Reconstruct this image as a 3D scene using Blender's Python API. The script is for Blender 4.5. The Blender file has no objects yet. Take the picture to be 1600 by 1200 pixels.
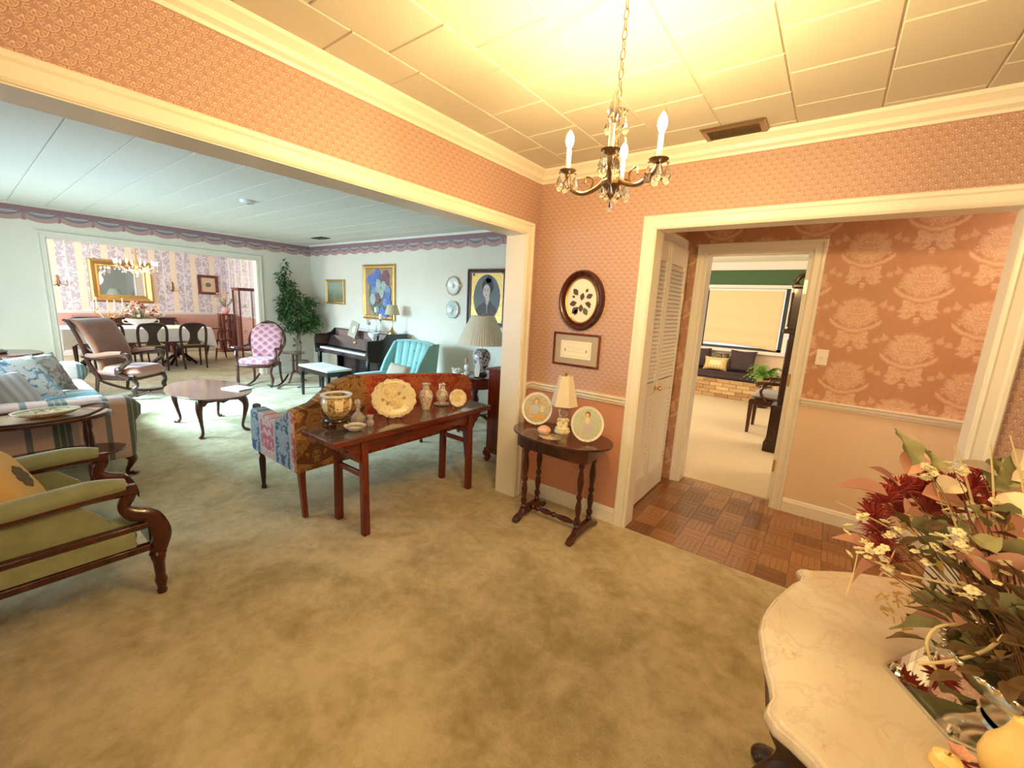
import bpy, bmesh, math, random
from math import sin, cos, pi, radians as R, sqrt, atan2
from mathutils import Vector, Matrix, Euler
random.seed(7)
SC = bpy.context.scene
COL = SC.collection
# ---------------------------------------------------------------- camera
def camera():
    f, yaw, pitch, roll, h = 650.64, .6440, -.1853, .0518, 1.4893
    F = Vector((-sin(yaw)*cos(pitch), cos(yaw)*cos(pitch), sin(pitch)))
    r = Vector((cos(yaw), sin(yaw), 0)); u = r.cross(F)
    r2 = r*cos(roll)+u*sin(roll); u2 = -r*sin(roll)+u*cos(roll)
    cd = bpy.data.cameras.new('camera'); co = bpy.data.objects.new('camera', cd); COL.objects.link(co)
    cd.sensor_fit = 'HORIZONTAL'; cd.sensor_width = 36; cd.lens = 36*f/1600; cd.clip_start = .02; cd.clip_end = 100
    m = Matrix((r2, u2, -F)).transposed().to_4x4(); m.translation = (0, 0, h); co.matrix_world = m
    SC.camera = co
camera()
# ---------------------------------------------------------------- view, world, lights
SC.view_settings.view_transform = 'Standard'; SC.view_settings.look = 'None'
SC.view_settings.gamma = 1; SC.view_settings.use_curve_mapping = False
SC.view_settings.exposure = 0.85
W = bpy.data.worlds.new('sky'); SC.world = W; W.use_nodes = True
W.node_tree.nodes['Background'].inputs[0].default_value = (.62, .8, 1, 1)
W.node_tree.nodes['Background'].inputs[1].default_value = 1.0
SC.cycles.use_denoising = True
SC.cycles.max_bounces = 7; SC.cycles.diffuse_bounces = 4; SC.cycles.sample_clamp_indirect = 6
def area(name, loc, rot, sx, sy, power, color, spread=180):
    l = bpy.data.lights.new(name, 'AREA'); l.shape = 'RECTANGLE'; l.size = sx; l.size_y = sy; l.energy = power; l.color = color
    l.spread = R(spread)
    o = bpy.data.objects.new(name, l); COL.objects.link(o); o.location = loc; o.rotation_euler = [R(a) for a in rot]; return o
def point(name, loc, power, color, rad=.03):
    l = bpy.data.lights.new(name, 'POINT'); l.energy = power; l.color = color; l.shadow_soft_size = rad
    o = bpy.data.objects.new(name, l); COL.objects.link(o); o.location = loc; return o
DAY = (.58, .85, 1.0); WARM = (1, .70, .36)
# daylight through the windows of the living room (south wall), dining room and family room
area('window_light_living', (-5.6, -.70, 1.36), (66, 0, 0), 3.0, 1.4, 48, DAY, 140)
area('window_light_living_west', (-6.9, -.70, 1.62), (50, 0, -20), 1.1, .9, 120, (.46, .79, 1), 82)
area('window_light_dining', (-10.7, -.70, 1.36), (85, 0, 0), 1.7, 1.4, 62, (.86, .92, 1), 150)
area('window_light_family', (-3.15, 6.6, 1.5), (90, 0, -90), 2.2, 1.3, 40, (1, .90, .72))
area('window_light_family_east', (1.75, 6.3, 1.7), (90, 0, 90), 1.6, 1.2, 30, (1, .86, .62))
area('foyer_fill_light', (.2, -.96, 1.35), (80, 0, 10), 1.6, 1.9, 26, (1, .78, .42))  # added warm fill behind the camera, lifts the whole foyer
area('hall_fill_light', (1.2, 3.2, 2.40), (0, 0, 0), .4, .3, 9, (1, .78, .48))  # unseen fill added under the ceiling to brighten the hall
point('dining_chandelier_light', (-10.55, 2.12, 1.62), 16, (1, .78, .5), .15)
BULB = 1400.0      # strength of the three lit candle bulbs
# ---------------------------------------------------------------- mesh builder
def up_basis(d):
    d = d.normalized(); a = Vector((0, 0, 1)) if abs(d.z) < .9 else Vector((1, 0, 0))
    x = a.cross(d).normalized(); return x, d.cross(x)
class MB:
    def __init__(s): s.v = []; s.f = []
    def add(s, vs, fs, M=None):
        n = len(s.v)
        s.v += [tuple(M @ Vector(p)) if M else tuple(p) for p in vs]; s.f += [tuple(i+n for i in f) for f in fs]; return s
    def box(s, c, d, rz=0, rx=0, ry=0):
        x, y, z = d[0]/2, d[1]/2, d[2]/2
        M = Matrix.Translation(c) @ Euler((rx, ry, rz)).to_matrix().to_4x4()
        return s.add([(i*x, j*y, k*z) for i in (-1, 1) for j in (-1, 1) for k in (-1, 1)],
                     [(0, 1, 3, 2), (4, 6, 7, 5), (0, 4, 5, 1), (2, 3, 7, 6), (0, 2, 6, 4), (1, 5, 7, 3)], M)
    def taper(s, a, b, wa, wb):      # square leg from a to b
        a = Vector(a); b = Vector(b); vs = []
        for p, w in ((a, wa), (b, wb)):
            wx, wy = w if isinstance(w, (tuple, list)) else (w, w)
            vs += [(p.x-wx/2, p.y-wy/2, p.z), (p.x+wx/2, p.y-wy/2, p.z), (p.x+wx/2, p.y+wy/2, p.z), (p.x-wx/2, p.y+wy/2, p.z)]
        return s.add(vs, [(3, 2, 1, 0), (4, 5, 6, 7), (0, 1, 5, 4), (1, 2, 6, 5), (2, 3, 7, 6), (3, 0, 4, 7)])
    def prism(s, pts, t, M=None):     # outline in local xy, extruded z 0..t
        n = len(pts); vs = [(p[0], p[1], 0) for p in pts]+[(p[0], p[1], t) for p in pts]
        return s.add(vs, [tuple(range(n-1, -1, -1)), tuple(range(n, 2*n))]+[(i, (i+1) % n, n+(i+1) % n, n+i) for i in range(n)], M)
    def lathe(s, prof, seg=20, c=(0, 0, 0), M=None, sx=1, sy=1):
        vs = []; fs = []; n = len(prof)
        for k in range(seg):
            a = 2*pi*k/seg
            for r, z in prof: vs.append((c[0]+r*cos(a)*sx, c[1]+r*sin(a)*sy, c[2]+z))
        for k in range(seg):
            k2 = (k+1) % seg
            for i in range(n-1): fs.append((k*n+i, k2*n+i, k2*n+i+1, k*n+i+1))
        (r0, z0), (r1, z1) = prof[0], prof[-1]
        if min(r0, r1) > .012 and sqrt((r0-r1)**2+(z0-z1)**2) < .03 and n > 2:      # ring-shaped section: close it on itself
            fs += [(k*n+n-1, (k+1) % seg*n+n-1, (k+1) % seg*n, k*n) for k in range(seg)]
        else:
            if r0 > 1e-5: fs.append(tuple(k*n for k in range(seg-1, -1, -1)))
            if r1 > 1e-5: fs.append(tuple(k*n+n-1 for k in range(seg)))
        return s.add(vs, fs, M)
    def tube(s, pts, r, seg=8, closed=False, flat=1.0, M=None, up=None):
        pts = [Vector(p) for p in pts]; n = len(pts); rs = r if isinstance(r, (list, tuple)) else [r]*n
        vs = []; fs = []; x = None
        for i, p in enumerate(pts):
            if closed: t = pts[(i+1) % n]-pts[i-1]
            else: t = pts[min(i+1, n-1)]-pts[max(i-1, 0)]
            t.normalize()
            if up is not None: x = Vector(up).cross(t).normalized()
            elif x is None: x, _ = up_basis(t)
            else: x = (x-t*x.dot(t)).normalized()
            y = t.cross(x)
            for k in range(seg):
                a = 2*pi*(k+.5)/seg; vs.append(p+x*cos(a)*rs[i]+y*sin(a)*rs[i]*flat)
        m = n if closed else n-1
        for i in range(m):
            j = (i+1) % n
            for k in range(seg): fs.append((i*seg+k, i*seg+(k+1) % seg, j*seg+(k+1) % seg, j*seg+k))
        if not closed: fs += [tuple(range(seg-1, -1, -1)), tuple((n-1)*seg+k for k in range(seg))]
        return s.add(vs, fs, M)
    def ell(s, c, r, seg=14, rings=9, M=None):
        if not isinstance(r, (tuple, list)): r = (r, r, r)
        vs = [(c[0], c[1], c[2]-r[2])]; fs = []
        for i in range(1, rings):
            a = -pi/2+pi*i/rings
            for k in range(seg):
                b = 2*pi*k/seg; vs.append((c[0]+r[0]*cos(a)*cos(b), c[1]+r[1]*cos(a)*sin(b), c[2]+r[2]*sin(a)))
        vs.append((c[0], c[1], c[2]+r[2]))
        for k in range(seg):
            k2 = (k+1) % seg; fs.append((0, 1+k2, 1+k)); e = len(vs)-1; b = 1+(rings-2)*seg; fs.append((e, b+k, b+k2))
            for i in range(rings-2): fs.append((1+i*seg+k, 1+i*seg+k2, 1+(i+1)*seg+k2, 1+(i+1)*seg+k))
        return s.add(vs, fs, M)
    def sheet(s, fn, nu, nv, M=None, thick=0):
        vs = [fn(i/nu, j/nv) for i in range(nu+1) for j in range(nv+1)]
        fs = [(i*(nv+1)+j, (i+1)*(nv+1)+j, (i+1)*(nv+1)+j+1, i*(nv+1)+j+1) for i in range(nu) for j in range(nv)]
        return s.add(vs, fs, M)
    def pillow(s, w, d, h, M=None, n=12, pinch=.0, pw=.5, ex=4):
        for sg in (1, -1):
            def fn(a, b):
                u = a*2-1; v = b*2-1
                k = max(0, (1-abs(u)**ex)*(1-abs(v)**ex))**pw
                q = 1-pinch*(1-abs(v)**2)*abs(u)**3 if pinch else 1; q2 = 1-pinch*(1-abs(u)**2)*abs(v)**3 if pinch else 1
                return (u*w/2*q, v*d/2*q2, sg*h/2*k)
            m = MB(); m.sheet(fn, n, n)
            if sg < 0: m.f = [f[::-1] for f in m.f]
            s.add(m.v, m.f, M)
        return s
    def sweep(s, prof, pts, n, closed=False, M=None):
        pts = [Vector(p) for p in pts]; n = Vector(n).normalized(); N = len(pts); vs = []; fs = []; K = len(prof)
        for i, p in enumerate(pts):
            if closed or 0 < i < N-1:
                t0 = (p-pts[i-1]).normalized(); t1 = (pts[(i+1) % N]-p).normalized()
            elif i == 0: t0 = t1 = (pts[1]-p).normalized()
            else: t0 = t1 = (p-pts[i-1]).normalized()
            s0 = n.cross(t0); s1 = n.cross(t1); mt = (s0+s1)/max(1e-6, 1+s0.dot(s1))
            for a, b in prof: vs.append(p+mt*a+n*b)
        for i in range(N if closed else N-1):
            j = (i+1) % N
            for k in range(K):
                k2 = (k+1) % K; fs.append((i*K+k, i*K+k2, j*K+k2, j*K+k))
        if not closed: fs += [tuple(range(K-1, -1, -1)), tuple((N-1)*K+k for k in range(K))]
        return s.add(vs, fs, M)
    def build(s, name, mat, parent=None, smooth=40, bevel=0, sub=0, solid=0, kind=None, loc=None, weld=False):
        me = bpy.data.meshes.new(name); me.from_pydata([tuple(v) for v in s.v], [], s.f); me.materials.append(mat)
        bm = bmesh.new(); bm.from_mesh(me)
        if weld: bmesh.ops.remove_doubles(bm, verts=bm.verts, dist=1e-5)
        bmesh.ops.recalc_face_normals(bm, faces=bm.faces); bm.to_mesh(me); bm.free()
        if smooth: me.shade_smooth(); me.set_sharp_from_angle(angle=R(smooth))
        o = bpy.data.objects.new(name, me); COL.objects.link(o)
        if loc: o.location = loc
        if parent: o.parent = parent
        if kind: o['kind'] = kind
        if solid: m = o.modifiers.new('s', 'SOLIDIFY'); m.thickness = solid; m.offset = 0
        if bevel: m = o.modifiers.new('b', 'BEVEL'); m.width = bevel; m.segments = 3 if bevel > .01 else 2; m.limit_method = 'ANGLE'; m.angle_limit = R(40); m.harden_normals = False
        if sub: m = o.modifiers.new('u', 'SUBSURF'); m.levels = sub; m.render_levels = sub
        return o
def thing(name, label, cat, loc=(0, 0, 0), rz=0, group=None):
    o = bpy.data.objects.new(name, None); COL.objects.link(o); o.empty_display_size = .1
    o.location = loc; o.rotation_euler = (0, 0, R(rz)); o['label'] = label; o['category'] = cat
    if group: o['group'] = group
    return o
def tag(o, label, cat, group=None):
    o['label'] = label; o['category'] = cat
    if group: o['group'] = group
    return o
def struct(o, label=None):
    o['kind'] = 'structure'
    if label: o['label'] = label
    return o
def dup(o, loc=None, rz=None, label=None, parent=None):
    c = o.copy(); COL.objects.link(c)
    if parent: c.parent = parent
    if loc: c.location = loc
    if rz is not None: c.rotation_euler = (0, 0, R(rz))
    if label: c['label'] = label
    for ch in KIDS.get(o.name, list(o.children)): dup(ch, parent=c)
    return c
KIDS = {}
def TR(x=0, y=0, z=0, rx=0, ry=0, rz=0, s=1): return Matrix.Translation((x, y, z)) @ Euler((R(rx), R(ry), R(rz))).to_matrix().to_4x4() @ Matrix.Scale(s, 4)
def bez(p, n=8):    # smooth curve through points (Catmull-Rom)
    P = [Vector(q) for q in p]; out = []
    for i in range(len(P)-1):
        a = P[max(i-1, 0)]; b = P[i]; c = P[i+1]; d = P[min(i+2, len(P)-1)]
        for k in range(n):
            t = k/n; out.append(.5*((2*b)+(c-a)*t+(2*a-5*b+4*c-d)*t*t+(3*b-a-3*c+d)*t**3))
    out.append(P[-1]); return out
def interp(rs, n):
    out = []
    for i in range(n):
        t = i/(n-1)*(len(rs)-1); k = min(int(t), len(rs)-2); out.append(rs[k]*(1-(t-k))+rs[k+1]*(t-k))
    return out
def curve_tube(mb, p, rs, seg=8, n=6, **k):
    q = bez(p, n); mb.tube(q, interp(rs, len(q)) if isinstance(rs, (list, tuple)) else rs, seg, **k); return mb
# ---------------------------------------------------------------- node materials
class X:
    def __init__(s, g, k): s.g = g; s.k = k
    def __add__(a, b): return a.g.m('ADD', a, b)
    __radd__ = __add__
    def __sub__(a, b): return a.g.m('SUBTRACT', a, b)
    def __rsub__(a, b): return a.g.m('SUBTRACT', b, a)
    def __mul__(a, b): return a.g.m('MULTIPLY', a, b)
    __rmul__ = __mul__
    def __truediv__(a, b): return a.g.m('DIVIDE', a, b)
    def __pow__(a, b): return a.g.m('POWER', a, b)
    def __lt__(a, b): return a.g.m('LESS_THAN', a, b)
    def __gt__(a, b): return a.g.m('GREATER_THAN', a, b)
class G:
    def __init__(s, nt): s.nt = nt; s._t = None
    def n(s, t, **k):
        nd = s.nt.nodes.new(t)
        for a, b in k.items(): setattr(nd, a, b)
        return nd
    def put(s, nd, i, v):
        if isinstance(v, X): s.nt.links.new(v.k, nd.inputs[i])
        elif v is not None:
            if isinstance(v, (tuple, list)) and len(v) == 3 and nd.inputs[i].type == 'RGBA': v = (*v, 1)
            nd.inputs[i].default_value = v
    def m(s, op, a, b=None, c=None):
        nd = s.n('ShaderNodeMath', operation=op); s.put(nd, 0, a)
        if b is not None: s.put(nd, 1, b)
        if c is not None: s.put(nd, 2, c)
        return X(s, nd.outputs[0])
    def floor(s, a): return s.m('FLOOR', a)
    def fr(s, a): return s.m('FRACT', a)
    def abs(s, a): return s.m('ABSOLUTE', a)
    def sin(s, a): return s.m('SINE', a)
    def mx(s, a, b): return s.m('MAXIMUM', a, b)
    def mn(s, a, b): return s.m('MINIMUM', a, b)
    def sqrt(s, a): return s.m('SQRT', a)
    def at(s, a, b): return s.m('ARCTAN2', a, b)
    def hyp(s, a, b): return s.sqrt(a*a+b*b)
    def vec(s):
        if s._t is None: s._t = X(s, s.n('ShaderNodeTexCoord').outputs['Object'])
        return s._t
    def xyz(s, v=None):
        nd = s.n('ShaderNodeSeparateXYZ'); s.put(nd, 0, v or s.vec()); return [X(s, nd.outputs[i]) for i in range(3)]
    def comb(s, x, y, z):
        nd = s.n('ShaderNodeCombineXYZ'); s.put(nd, 0, x); s.put(nd, 1, y); s.put(nd, 2, z); return X(s, nd.outputs[0])
    def noise(s, sc, det=3, v=None, ro=.5, dist=0):
        nd = s.n('ShaderNodeTexNoise'); s.put(nd, 'Vector', v or s.vec()); nd.inputs['Scale'].default_value = sc
        nd.inputs['Detail'].default_value = det; nd.inputs['Roughness'].default_value = ro; nd.inputs['Distortion'].default_value = dist
        return X(s, nd.outputs['Fac'])
    def vor(s, sc, v=None, feat='F1', out='Distance'):
        nd = s.n('ShaderNodeTexVoronoi', feature=feat); s.put(nd, 'Vector', v or s.vec()); nd.inputs['Scale'].default_value = sc
        return X(s, nd.outputs[out])
    def scale(s, x, y, z):
        nd = s.n('ShaderNodeVectorMath', operation='MULTIPLY'); s.put(nd, 0, s.vec()); nd.inputs[1].default_value = (x, y, z); return X(s, nd.outputs[0])
    def mix(s, f, a, b):
        nd = s.n('ShaderNodeMix', data_type='RGBA'); s.put(nd, 0, f)
        for i, v in ((6, a), (7, b)):
            if isinstance(v, X): s.nt.links.new(v.k, nd.inputs[i])
            else: nd.inputs[i].default_value = (*v, 1)
        return X(s, nd.outputs[2])
    def ss(s, a, lo, hi):      # smooth step
        nd = s.n('ShaderNodeMapRange', interpolation_type='SMOOTHSTEP'); s.put(nd, 0, a); nd.inputs[1].default_value = lo; nd.inputs[2].default_value = hi
        return X(s, nd.outputs[0])
    def ramp(s, f, st):
        nd = s.n('ShaderNodeValToRGB'); s.put(nd, 0, f); cr = nd.color_ramp
        while len(cr.elements) < len(st): cr.elements.new(.5)
        for e, (p, c) in zip(cr.elements, st): e.position = p; e.color = (*c, 1)
        return X(s, nd.outputs[0])
    def scales(s, u, v, w):   # overlapping fish-scale fans
        r = w/2; V = v/r; i = s.floor(V); f = V-i; pb = s.fr(i*.5); pa = .5-pb
        dxA = s.fr(u/w+pa)-.5; dxB = s.fr(u/w+pb)-.5
        dxA = dxA*2; dxB = dxB*2; dyA = 1-f; dyB = 0-f
        dA = s.hyp(dxA, dyA); dB = s.hyp(dxB, dyB); a = dA < 1.0
        d = a*dA+(1-a)*dB; dx = a*dxA+(1-a)*dxB; dy = a*dyA+(1-a)*dyB
        return d, dx, dy
def mat(name, fn=None, base=(.8, .8, .8), rough=.5, metal=0, spec=.5, coat=0, trans=0, ior=1.45, em=None, ems=0, sheen=0, alpha=1):
    m = bpy.data.materials.new(name); m.use_nodes = True; nt = m.node_tree; b = nt.nodes['Principled BSDF']
    I = b.inputs; I['Base Color'].default_value = (*base, 1); I['Roughness'].default_value = rough; I['Metallic'].default_value = metal
    I['Specular IOR Level'].default_value = spec; I['Coat Weight'].default_value = coat; I['Transmission Weight'].default_value = trans; I['IOR'].default_value = ior
    I['Sheen Weight'].default_value = sheen; I['Alpha'].default_value = alpha
    if coat: I['Coat Roughness'].default_value = .08
    if em: I['Emission Color'].default_value = (*em, 1); I['Emission Strength'].default_value = ems
    if fn:
        g = G(nt); r = fn(g)
        if not isinstance(r, dict): r = {'c': r}
        if 'c' in r: nt.links.new(r['c'].k, I['Base Color'])
        if 'r' in r: nt.links.new(r['r'].k, I['Roughness'])
        if 'e' in r: nt.links.new(r['e'].k, I['Emission Color']); I['Emission Strength'].default_value = ems
        if 'h' in r:
            bp = g.n('ShaderNodeBump'); bp.inputs['Strength'].default_value = r.get('s', .5); bp.inputs['Distance'].default_value = r.get('d', .01)
            nt.links.new(r['h'].k, bp.inputs['Height']); nt.links.new(bp.outputs[0], I['Normal'])
    return m
def wood(name, dark, light, rough=.25, coat=.4, sc=(3, 3, 40), rot=None):
    def fn(g):
        n = g.noise(1.0, 4, g.scale(*sc), dist=1.2); k = g.noise(2.2, 2)
        return {'c': g.mix(g.ss(n*.7+k*.3, .3, .7), dark, light)}
    return mat(name, fn, rough=rough, coat=coat)
M = {}
M['white'] = mat('white_paint', base=(.85, .81, .72), rough=.35)
M['trimliv'] = mat('white_living_paint', base=(.86, .84, .77), rough=.4)
M['mahog'] = wood('mahogany', (.035, .006, .004), (.10, .020, .010), .22, .5, (3, 25, 3))
M['mahogz'] = wood('mahogany_upright', (.032, .006, .004), (.085, .016, .008), .25, .4, (20, 20, 2))
M['redwood'] = wood('red_stained_wood', (.085, .012, .006), (.20, .035, .015), .25, .4, (20, 3, 20))
M['redwoodz'] = wood('red_stained_upright', (.085, .012, .006), (.19, .032, .013), .28, .3, (25, 25, 2))
M['darkwood'] = wood('dark_walnut', (.018, .006, .004), (.05, .014, .008), .3, .3, (12, 12, 3))
M['black'] = mat('piano_black', base=(.012, .009, .010), rough=.12, coat=.6)
M['walnut'] = wood('walnut_top', (.13, .06, .04), (.26, .13, .085), .16, .7, (4, 26, 4))
M['brass'] = mat('brass', base=(.75, .52, .22), rough=.25, metal=1)
M['dbrass'] = mat('aged_brass', base=(.30, .20, .12), rough=.35, metal=.9)
M['iron'] = mat('dark_wire', base=(.05, .035, .03), rough=.5, metal=.6)
def f_gold(g): return {'c': g.mix(g.noise(60, 3), (.46, .26, .07), (.78, .52, .20)), 'h': g.vor(70), 's': .6, 'd': .004}
M['gold'] = mat('gilt', f_gold, rough=.35, metal=.75)
M['silver'] = mat('silver', base=(.85, .82, .74), rough=.16, metal=1)
M['glass'] = mat('clear_glass', base=(1, 1, 1), rough=.0, trans=1, ior=1.45)
M['crystal'] = mat('crystal', base=(1, .98, .94), rough=.02, trans=1, ior=1.5)
M['mirror'] = mat('mirror', base=(.9, .9, .9), rough=.02, metal=1)
M['porc'] = mat('porcelain', base=(.85, .83, .78), rough=.12, coat=.5)
M['cloth'] = mat('white_cloth', base=(.86, .84, .82), rough=.9)
M['shade'] = mat('lamp_shade', lambda g: {'c': g.mix(g.noise(8, 2), (.72, .62, .46), (.82, .74, .6)), 'h': g.sin(g.at(*g.xyz()[:2])*90), 's': .3, 'd': .003}, rough=.9)
M['candle'] = mat('candle_wax', base=(.9, .84, .68), rough=.5)
M['dark'] = mat('dark_void', base=(.02, .02, .02), rough=.8)
M['plastic'] = mat('white_plastic', base=(.82, .8, .76), rough=.4)
M['leafg'] = mat('ficus_leaf', lambda g: {'c': g.mix(g.noise(9, 2), (.012, .045, .012), (.10, .22, .06))}, rough=.4)
M['bark'] = mat('bark', lambda g: {'c': g.mix(g.noise(30, 2), (.18, .14, .09), (.35, .28, .2))}, rough=.9)
# wallpaper with overlapping lacy fans
def f_fans(axis):
    def fn(g):
        x, y, z = g.xyz(); u = y if axis == 'y' else x
        d, dx, dy = g.scales(u, z, .048)
        ang = g.at(dx, dy); rays = g.ss(g.sin(ang*11), .0, .8)*g.ss(d, .25, .4)*(1-g.ss(d, .72, .8))
        ring = 1-g.ss(g.abs(d-.86), .02, .07); edge = 1-g.ss(g.abs(d-1.0), .0, .09)
        dot = 1-g.ss(g.hyp(dx, dy-.35), .08, .16)
        lace = g.mn(rays*.55+ring*.7+dot, 1)
        c = g.mix(lace, (.44, .26, .21), (.80, .60, .51)); c = g.mix(edge*.8, c, (.26, .13, .10))
        return {'c': c, 'h': lace-edge, 's': .15, 'd': .004}
    return fn
M['fanB'] = mat('fan_wallpaper_back', f_fans('x'), rough=.55)
M['fanA'] = mat('fan_wallpaper_left', f_fans('y'), rough=.55)
M['pinkwall'] = mat('salmon_wall_paint', base=(.62, .30, .20), rough=.5)
M['creamwall'] = mat('cream_wall_paint', base=(.80, .63, .46), rough=.6)
M['livwall'] = mat('pale_living_wall', lambda g: g.mix(g.noise(1.2, 2), (.76, .68, .57), (.84, .765, .65)), rough=.75)
M['dinpink'] = mat('dining_pink_paint', base=(.66, .36, .30), rough=.6)
def f_damask(g):
    x, y, z = g.xyz(); w = .31; h = .44
    col = g.floor((x+.04)/w); u = (g.fr((x+.04)/w)-.5)*w; zz = z/h+g.fr(col*.5)+.12; v = (g.fr(zz)-.5)*h; au = g.abs(u)
    P = g.comb(au, v, col*0); n = g.noise(17, 4, P, dist=1.4); n2 = g.noise(36, 3, P, dist=1.6); n3 = g.noise(13, 3, g.comb(x, z, x*0), dist=.8)
    d1 = g.hyp(u*.92, (v-.075)*1.05); blob = 1-g.ss(d1+(n-.5)*.15, .088, .112)
    rib = g.abs(v+.045-au*au*3.4+(n-.5)*.025); ribbon = (1-g.ss(rib, .013, .020))*(1-g.ss(au, .135, .15))
    d2 = g.hyp(g.abs(au-.052), (v+.115)*.85); tail = 1-g.ss(d2+(n-.5)*.13, .040, .056)
    d3 = g.hyp(au, v+.175); stem = 1-g.ss(d3+(n-.5)*.09, .016, .03)
    d4 = g.hyp(au-.135, g.abs(v-.02)-.12); sprig = 1-g.ss(d4+(n-.5)*.10, .012, .026)
    inner = (g.sin(n*52)*.30+.70)*(g.ss(n2, .28, .42)*.4+.6)
    fill = g.mx(g.mx(blob*inner, ribbon*(.65+.35*g.sin(rib*420))), g.mx(g.mx(tail, stem)*inner, sprig*.55))
    return {'c': g.mix(fill*.78, g.mix(n3, (.46, .235, .125), (.56, .29, .175)), (.78, .55, .41)), 'h': fill, 's': .1, 'd': .003}
M['damask'] = mat('floral_damask_wallpaper', f_damask, rough=.45)
def f_valance(axis):
    def fn(g):
        x, y, z = g.xyz(); u = (y if axis == 'y' else x); w = .315
        t = (g.fr(u/w)-.5)*2; zz = (z-2.2)/.2
        cur = .18+.30*t*t      # lower edge arc
        band = g.ss(zz-cur, .20, .24); top = g.ss(zz, .80, .84); hl = (1-g.ss(g.abs(zz-.74+.10*(1-t*t)), .02, .06))*(1-g.ss(g.abs(t), .6, .75))
        folds = g.sin((zz-t*t*.4)*38)*.5+.5
        c = g.mix(band, (.50, .30, .28), g.mix(folds, (.22, .165, .20), (.32, .25, .27)))
        c = g.mix(hl*.8, c, (.62, .5, .48)); c = g.mix(top, c, (.33, .17, .18)); c = g.mix((g.abs(t) > .9)*(1-top)*.6, c, (.30, .15, .16))
        return {'c': c}
    return fn
M['valX'] = mat('swag_border_x', f_valance('x'), rough=.7)
M['valY'] = mat('swag_border_y', f_valance('y'), rough=.7)
def f_dining(axis):
    def fn(g):
        x, y, z = g.xyz(); u = y if axis == 'y' else x; w = .39
        t = g.fr(u/w); cream = (1-g.ss(g.abs(t-.2), .135, .15)); pin = 1-g.ss(g.abs(g.fr(t*17)-.5), .1, .2)
        l2 = 1-g.ss(g.abs(t-.70), .018, .028)
        fl = g.ss(g.noise(11, 4, dist=1.4), .47, .56)
        c = g.mix(fl*.8, (.50, .45, .50), (.82, .76, .78)); c = g.mix(l2, c, (.85, .74, .66))
        cc = g.mix(pin*.35, (.86, .72, .55), (.72, .5, .38)); return g.mix(cream, c, cc)
    return fn
M['dinY'] = mat('striped_floral_wallpaper', f_dining('y'), rough=.6)
M['dinX'] = mat('striped_floral_wallpaper_side', f_dining('x'), rough=.6)
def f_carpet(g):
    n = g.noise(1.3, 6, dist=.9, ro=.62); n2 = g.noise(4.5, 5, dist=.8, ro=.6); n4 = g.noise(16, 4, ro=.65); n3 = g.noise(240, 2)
    c = g.mix(g.ss(n*.42+n2*.33+n4*.25, .36, .63), (.38, .285, .11), (.79, .655, .40)); c = g.mix(n3*.38, c, (.33, .25, .11))  # pile mottling; brushed-nap light and dark also painted into the colour
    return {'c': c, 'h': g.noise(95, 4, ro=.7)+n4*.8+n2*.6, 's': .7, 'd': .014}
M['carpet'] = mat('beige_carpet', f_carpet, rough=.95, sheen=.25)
def f_berber(g):
    x, y, z = g.xyz(); n = g.noise(40, 3); r = g.sin(y*220)*.5+.5
    return {'c': g.mix(n*.5+r*.25, (.76, .61, .40), (.56, .43, .27)), 'h': r, 's': .3, 'd': .004}
M['berber'] = mat('ribbed_family_carpet', f_berber, rough=.95)
def f_parq(g):
    oi = X(g, g.n('ShaderNodeObjectInfo').outputs['Random']); v = g.scale(8, 60, 8); n = g.noise(1, 3, v)
    c = g.mix(oi*.65+n*.35, (.15, .05, .013), (.42, .19, .065)); return {'c': c, 'r': .16+n*.14}
M['parq'] = mat('parquet_oak', f_parq, rough=.2, coat=.4)
def f_marble(g):
    n = g.noise(4.2, 6, dist=2.0, ro=.65); v = 1-g.ss(g.abs(n-.5), .0, .045); sp = g.ss(g.noise(17, 5, dist=.8, ro=.7), .62, .74); bl = g.noise(2.5, 2)
    c = g.mix(g.ss(bl, .35, .65), (.76, .69, .59), (.58, .49, .38)); c = g.mix(v*.25, c, (.42, .33, .26)); return {'c': g.mix(sp*.6, c, (.40, .27, .17))}
M['marble'] = mat('veined_marble', f_marble, rough=.14, coat=.3)
M['velvetgreen'] = mat('green_velvet', lambda g: g.mix(g.noise(14, 3), (.17, .19, .095), (.30, .33, .20)), rough=.8, sheen=.6)
M['teal'] = mat('teal_velvet', lambda g: g.mix(g.noise(5, 2), (.17, .42, .40), (.30, .56, .54)), rough=.55, sheen=.6)
M['brownvelvet'] = mat('brown_velvet', lambda g: g.mix(g.noise(9, 4), (.14, .040, .014), (.27, .088, .034)), rough=.8, sheen=.4)
M['mauve'] = mat('mauve_velvet', lambda g: g.mix(g.noise(22, 3), (.28, .085, .05), (.42, .18, .115)), rough=.8, sheen=.4)
def f_pinkscale(g):
    x, y, z = g.xyz(); d, dx, dy = g.scales(x, z+y*.8, .150)
    rim = 1-g.ss(g.abs(d-.92), .03, .08); core = 1-g.ss(d, .42, .5); pet = g.ss(g.sin(g.at(dx, dy)*10), -.2, .4)
    c = g.mix(core, (.58, .27, .30), (.36, .11, .15)); c = g.mix(core*pet*.35, c, (.55, .25, .28)); return {'c': g.mix(rim, c, (.74, .48, .48))}
M['pinkscale'] = mat('pink_medallion_fabric', f_pinkscale, rough=.8, sheen=.3)
def f_stripe(g):
    x, y, z = g.xyz(); t = g.fr(y/.40+.28+z*0)
    blue = (t > .12)*(t < .36); lines = 1-g.ss(g.abs(g.fr(t*12.5)-.5), .05, .16); s2 = (t > .60)*(t < .68)
    c = g.mix(blue, (.56, .38, .31), (.10, .12, .10)); c = g.mix(s2, c, (.16, .17, .16)); c = g.mix(blue*lines*.6, c, (.42, .40, .30)); return c
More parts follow.
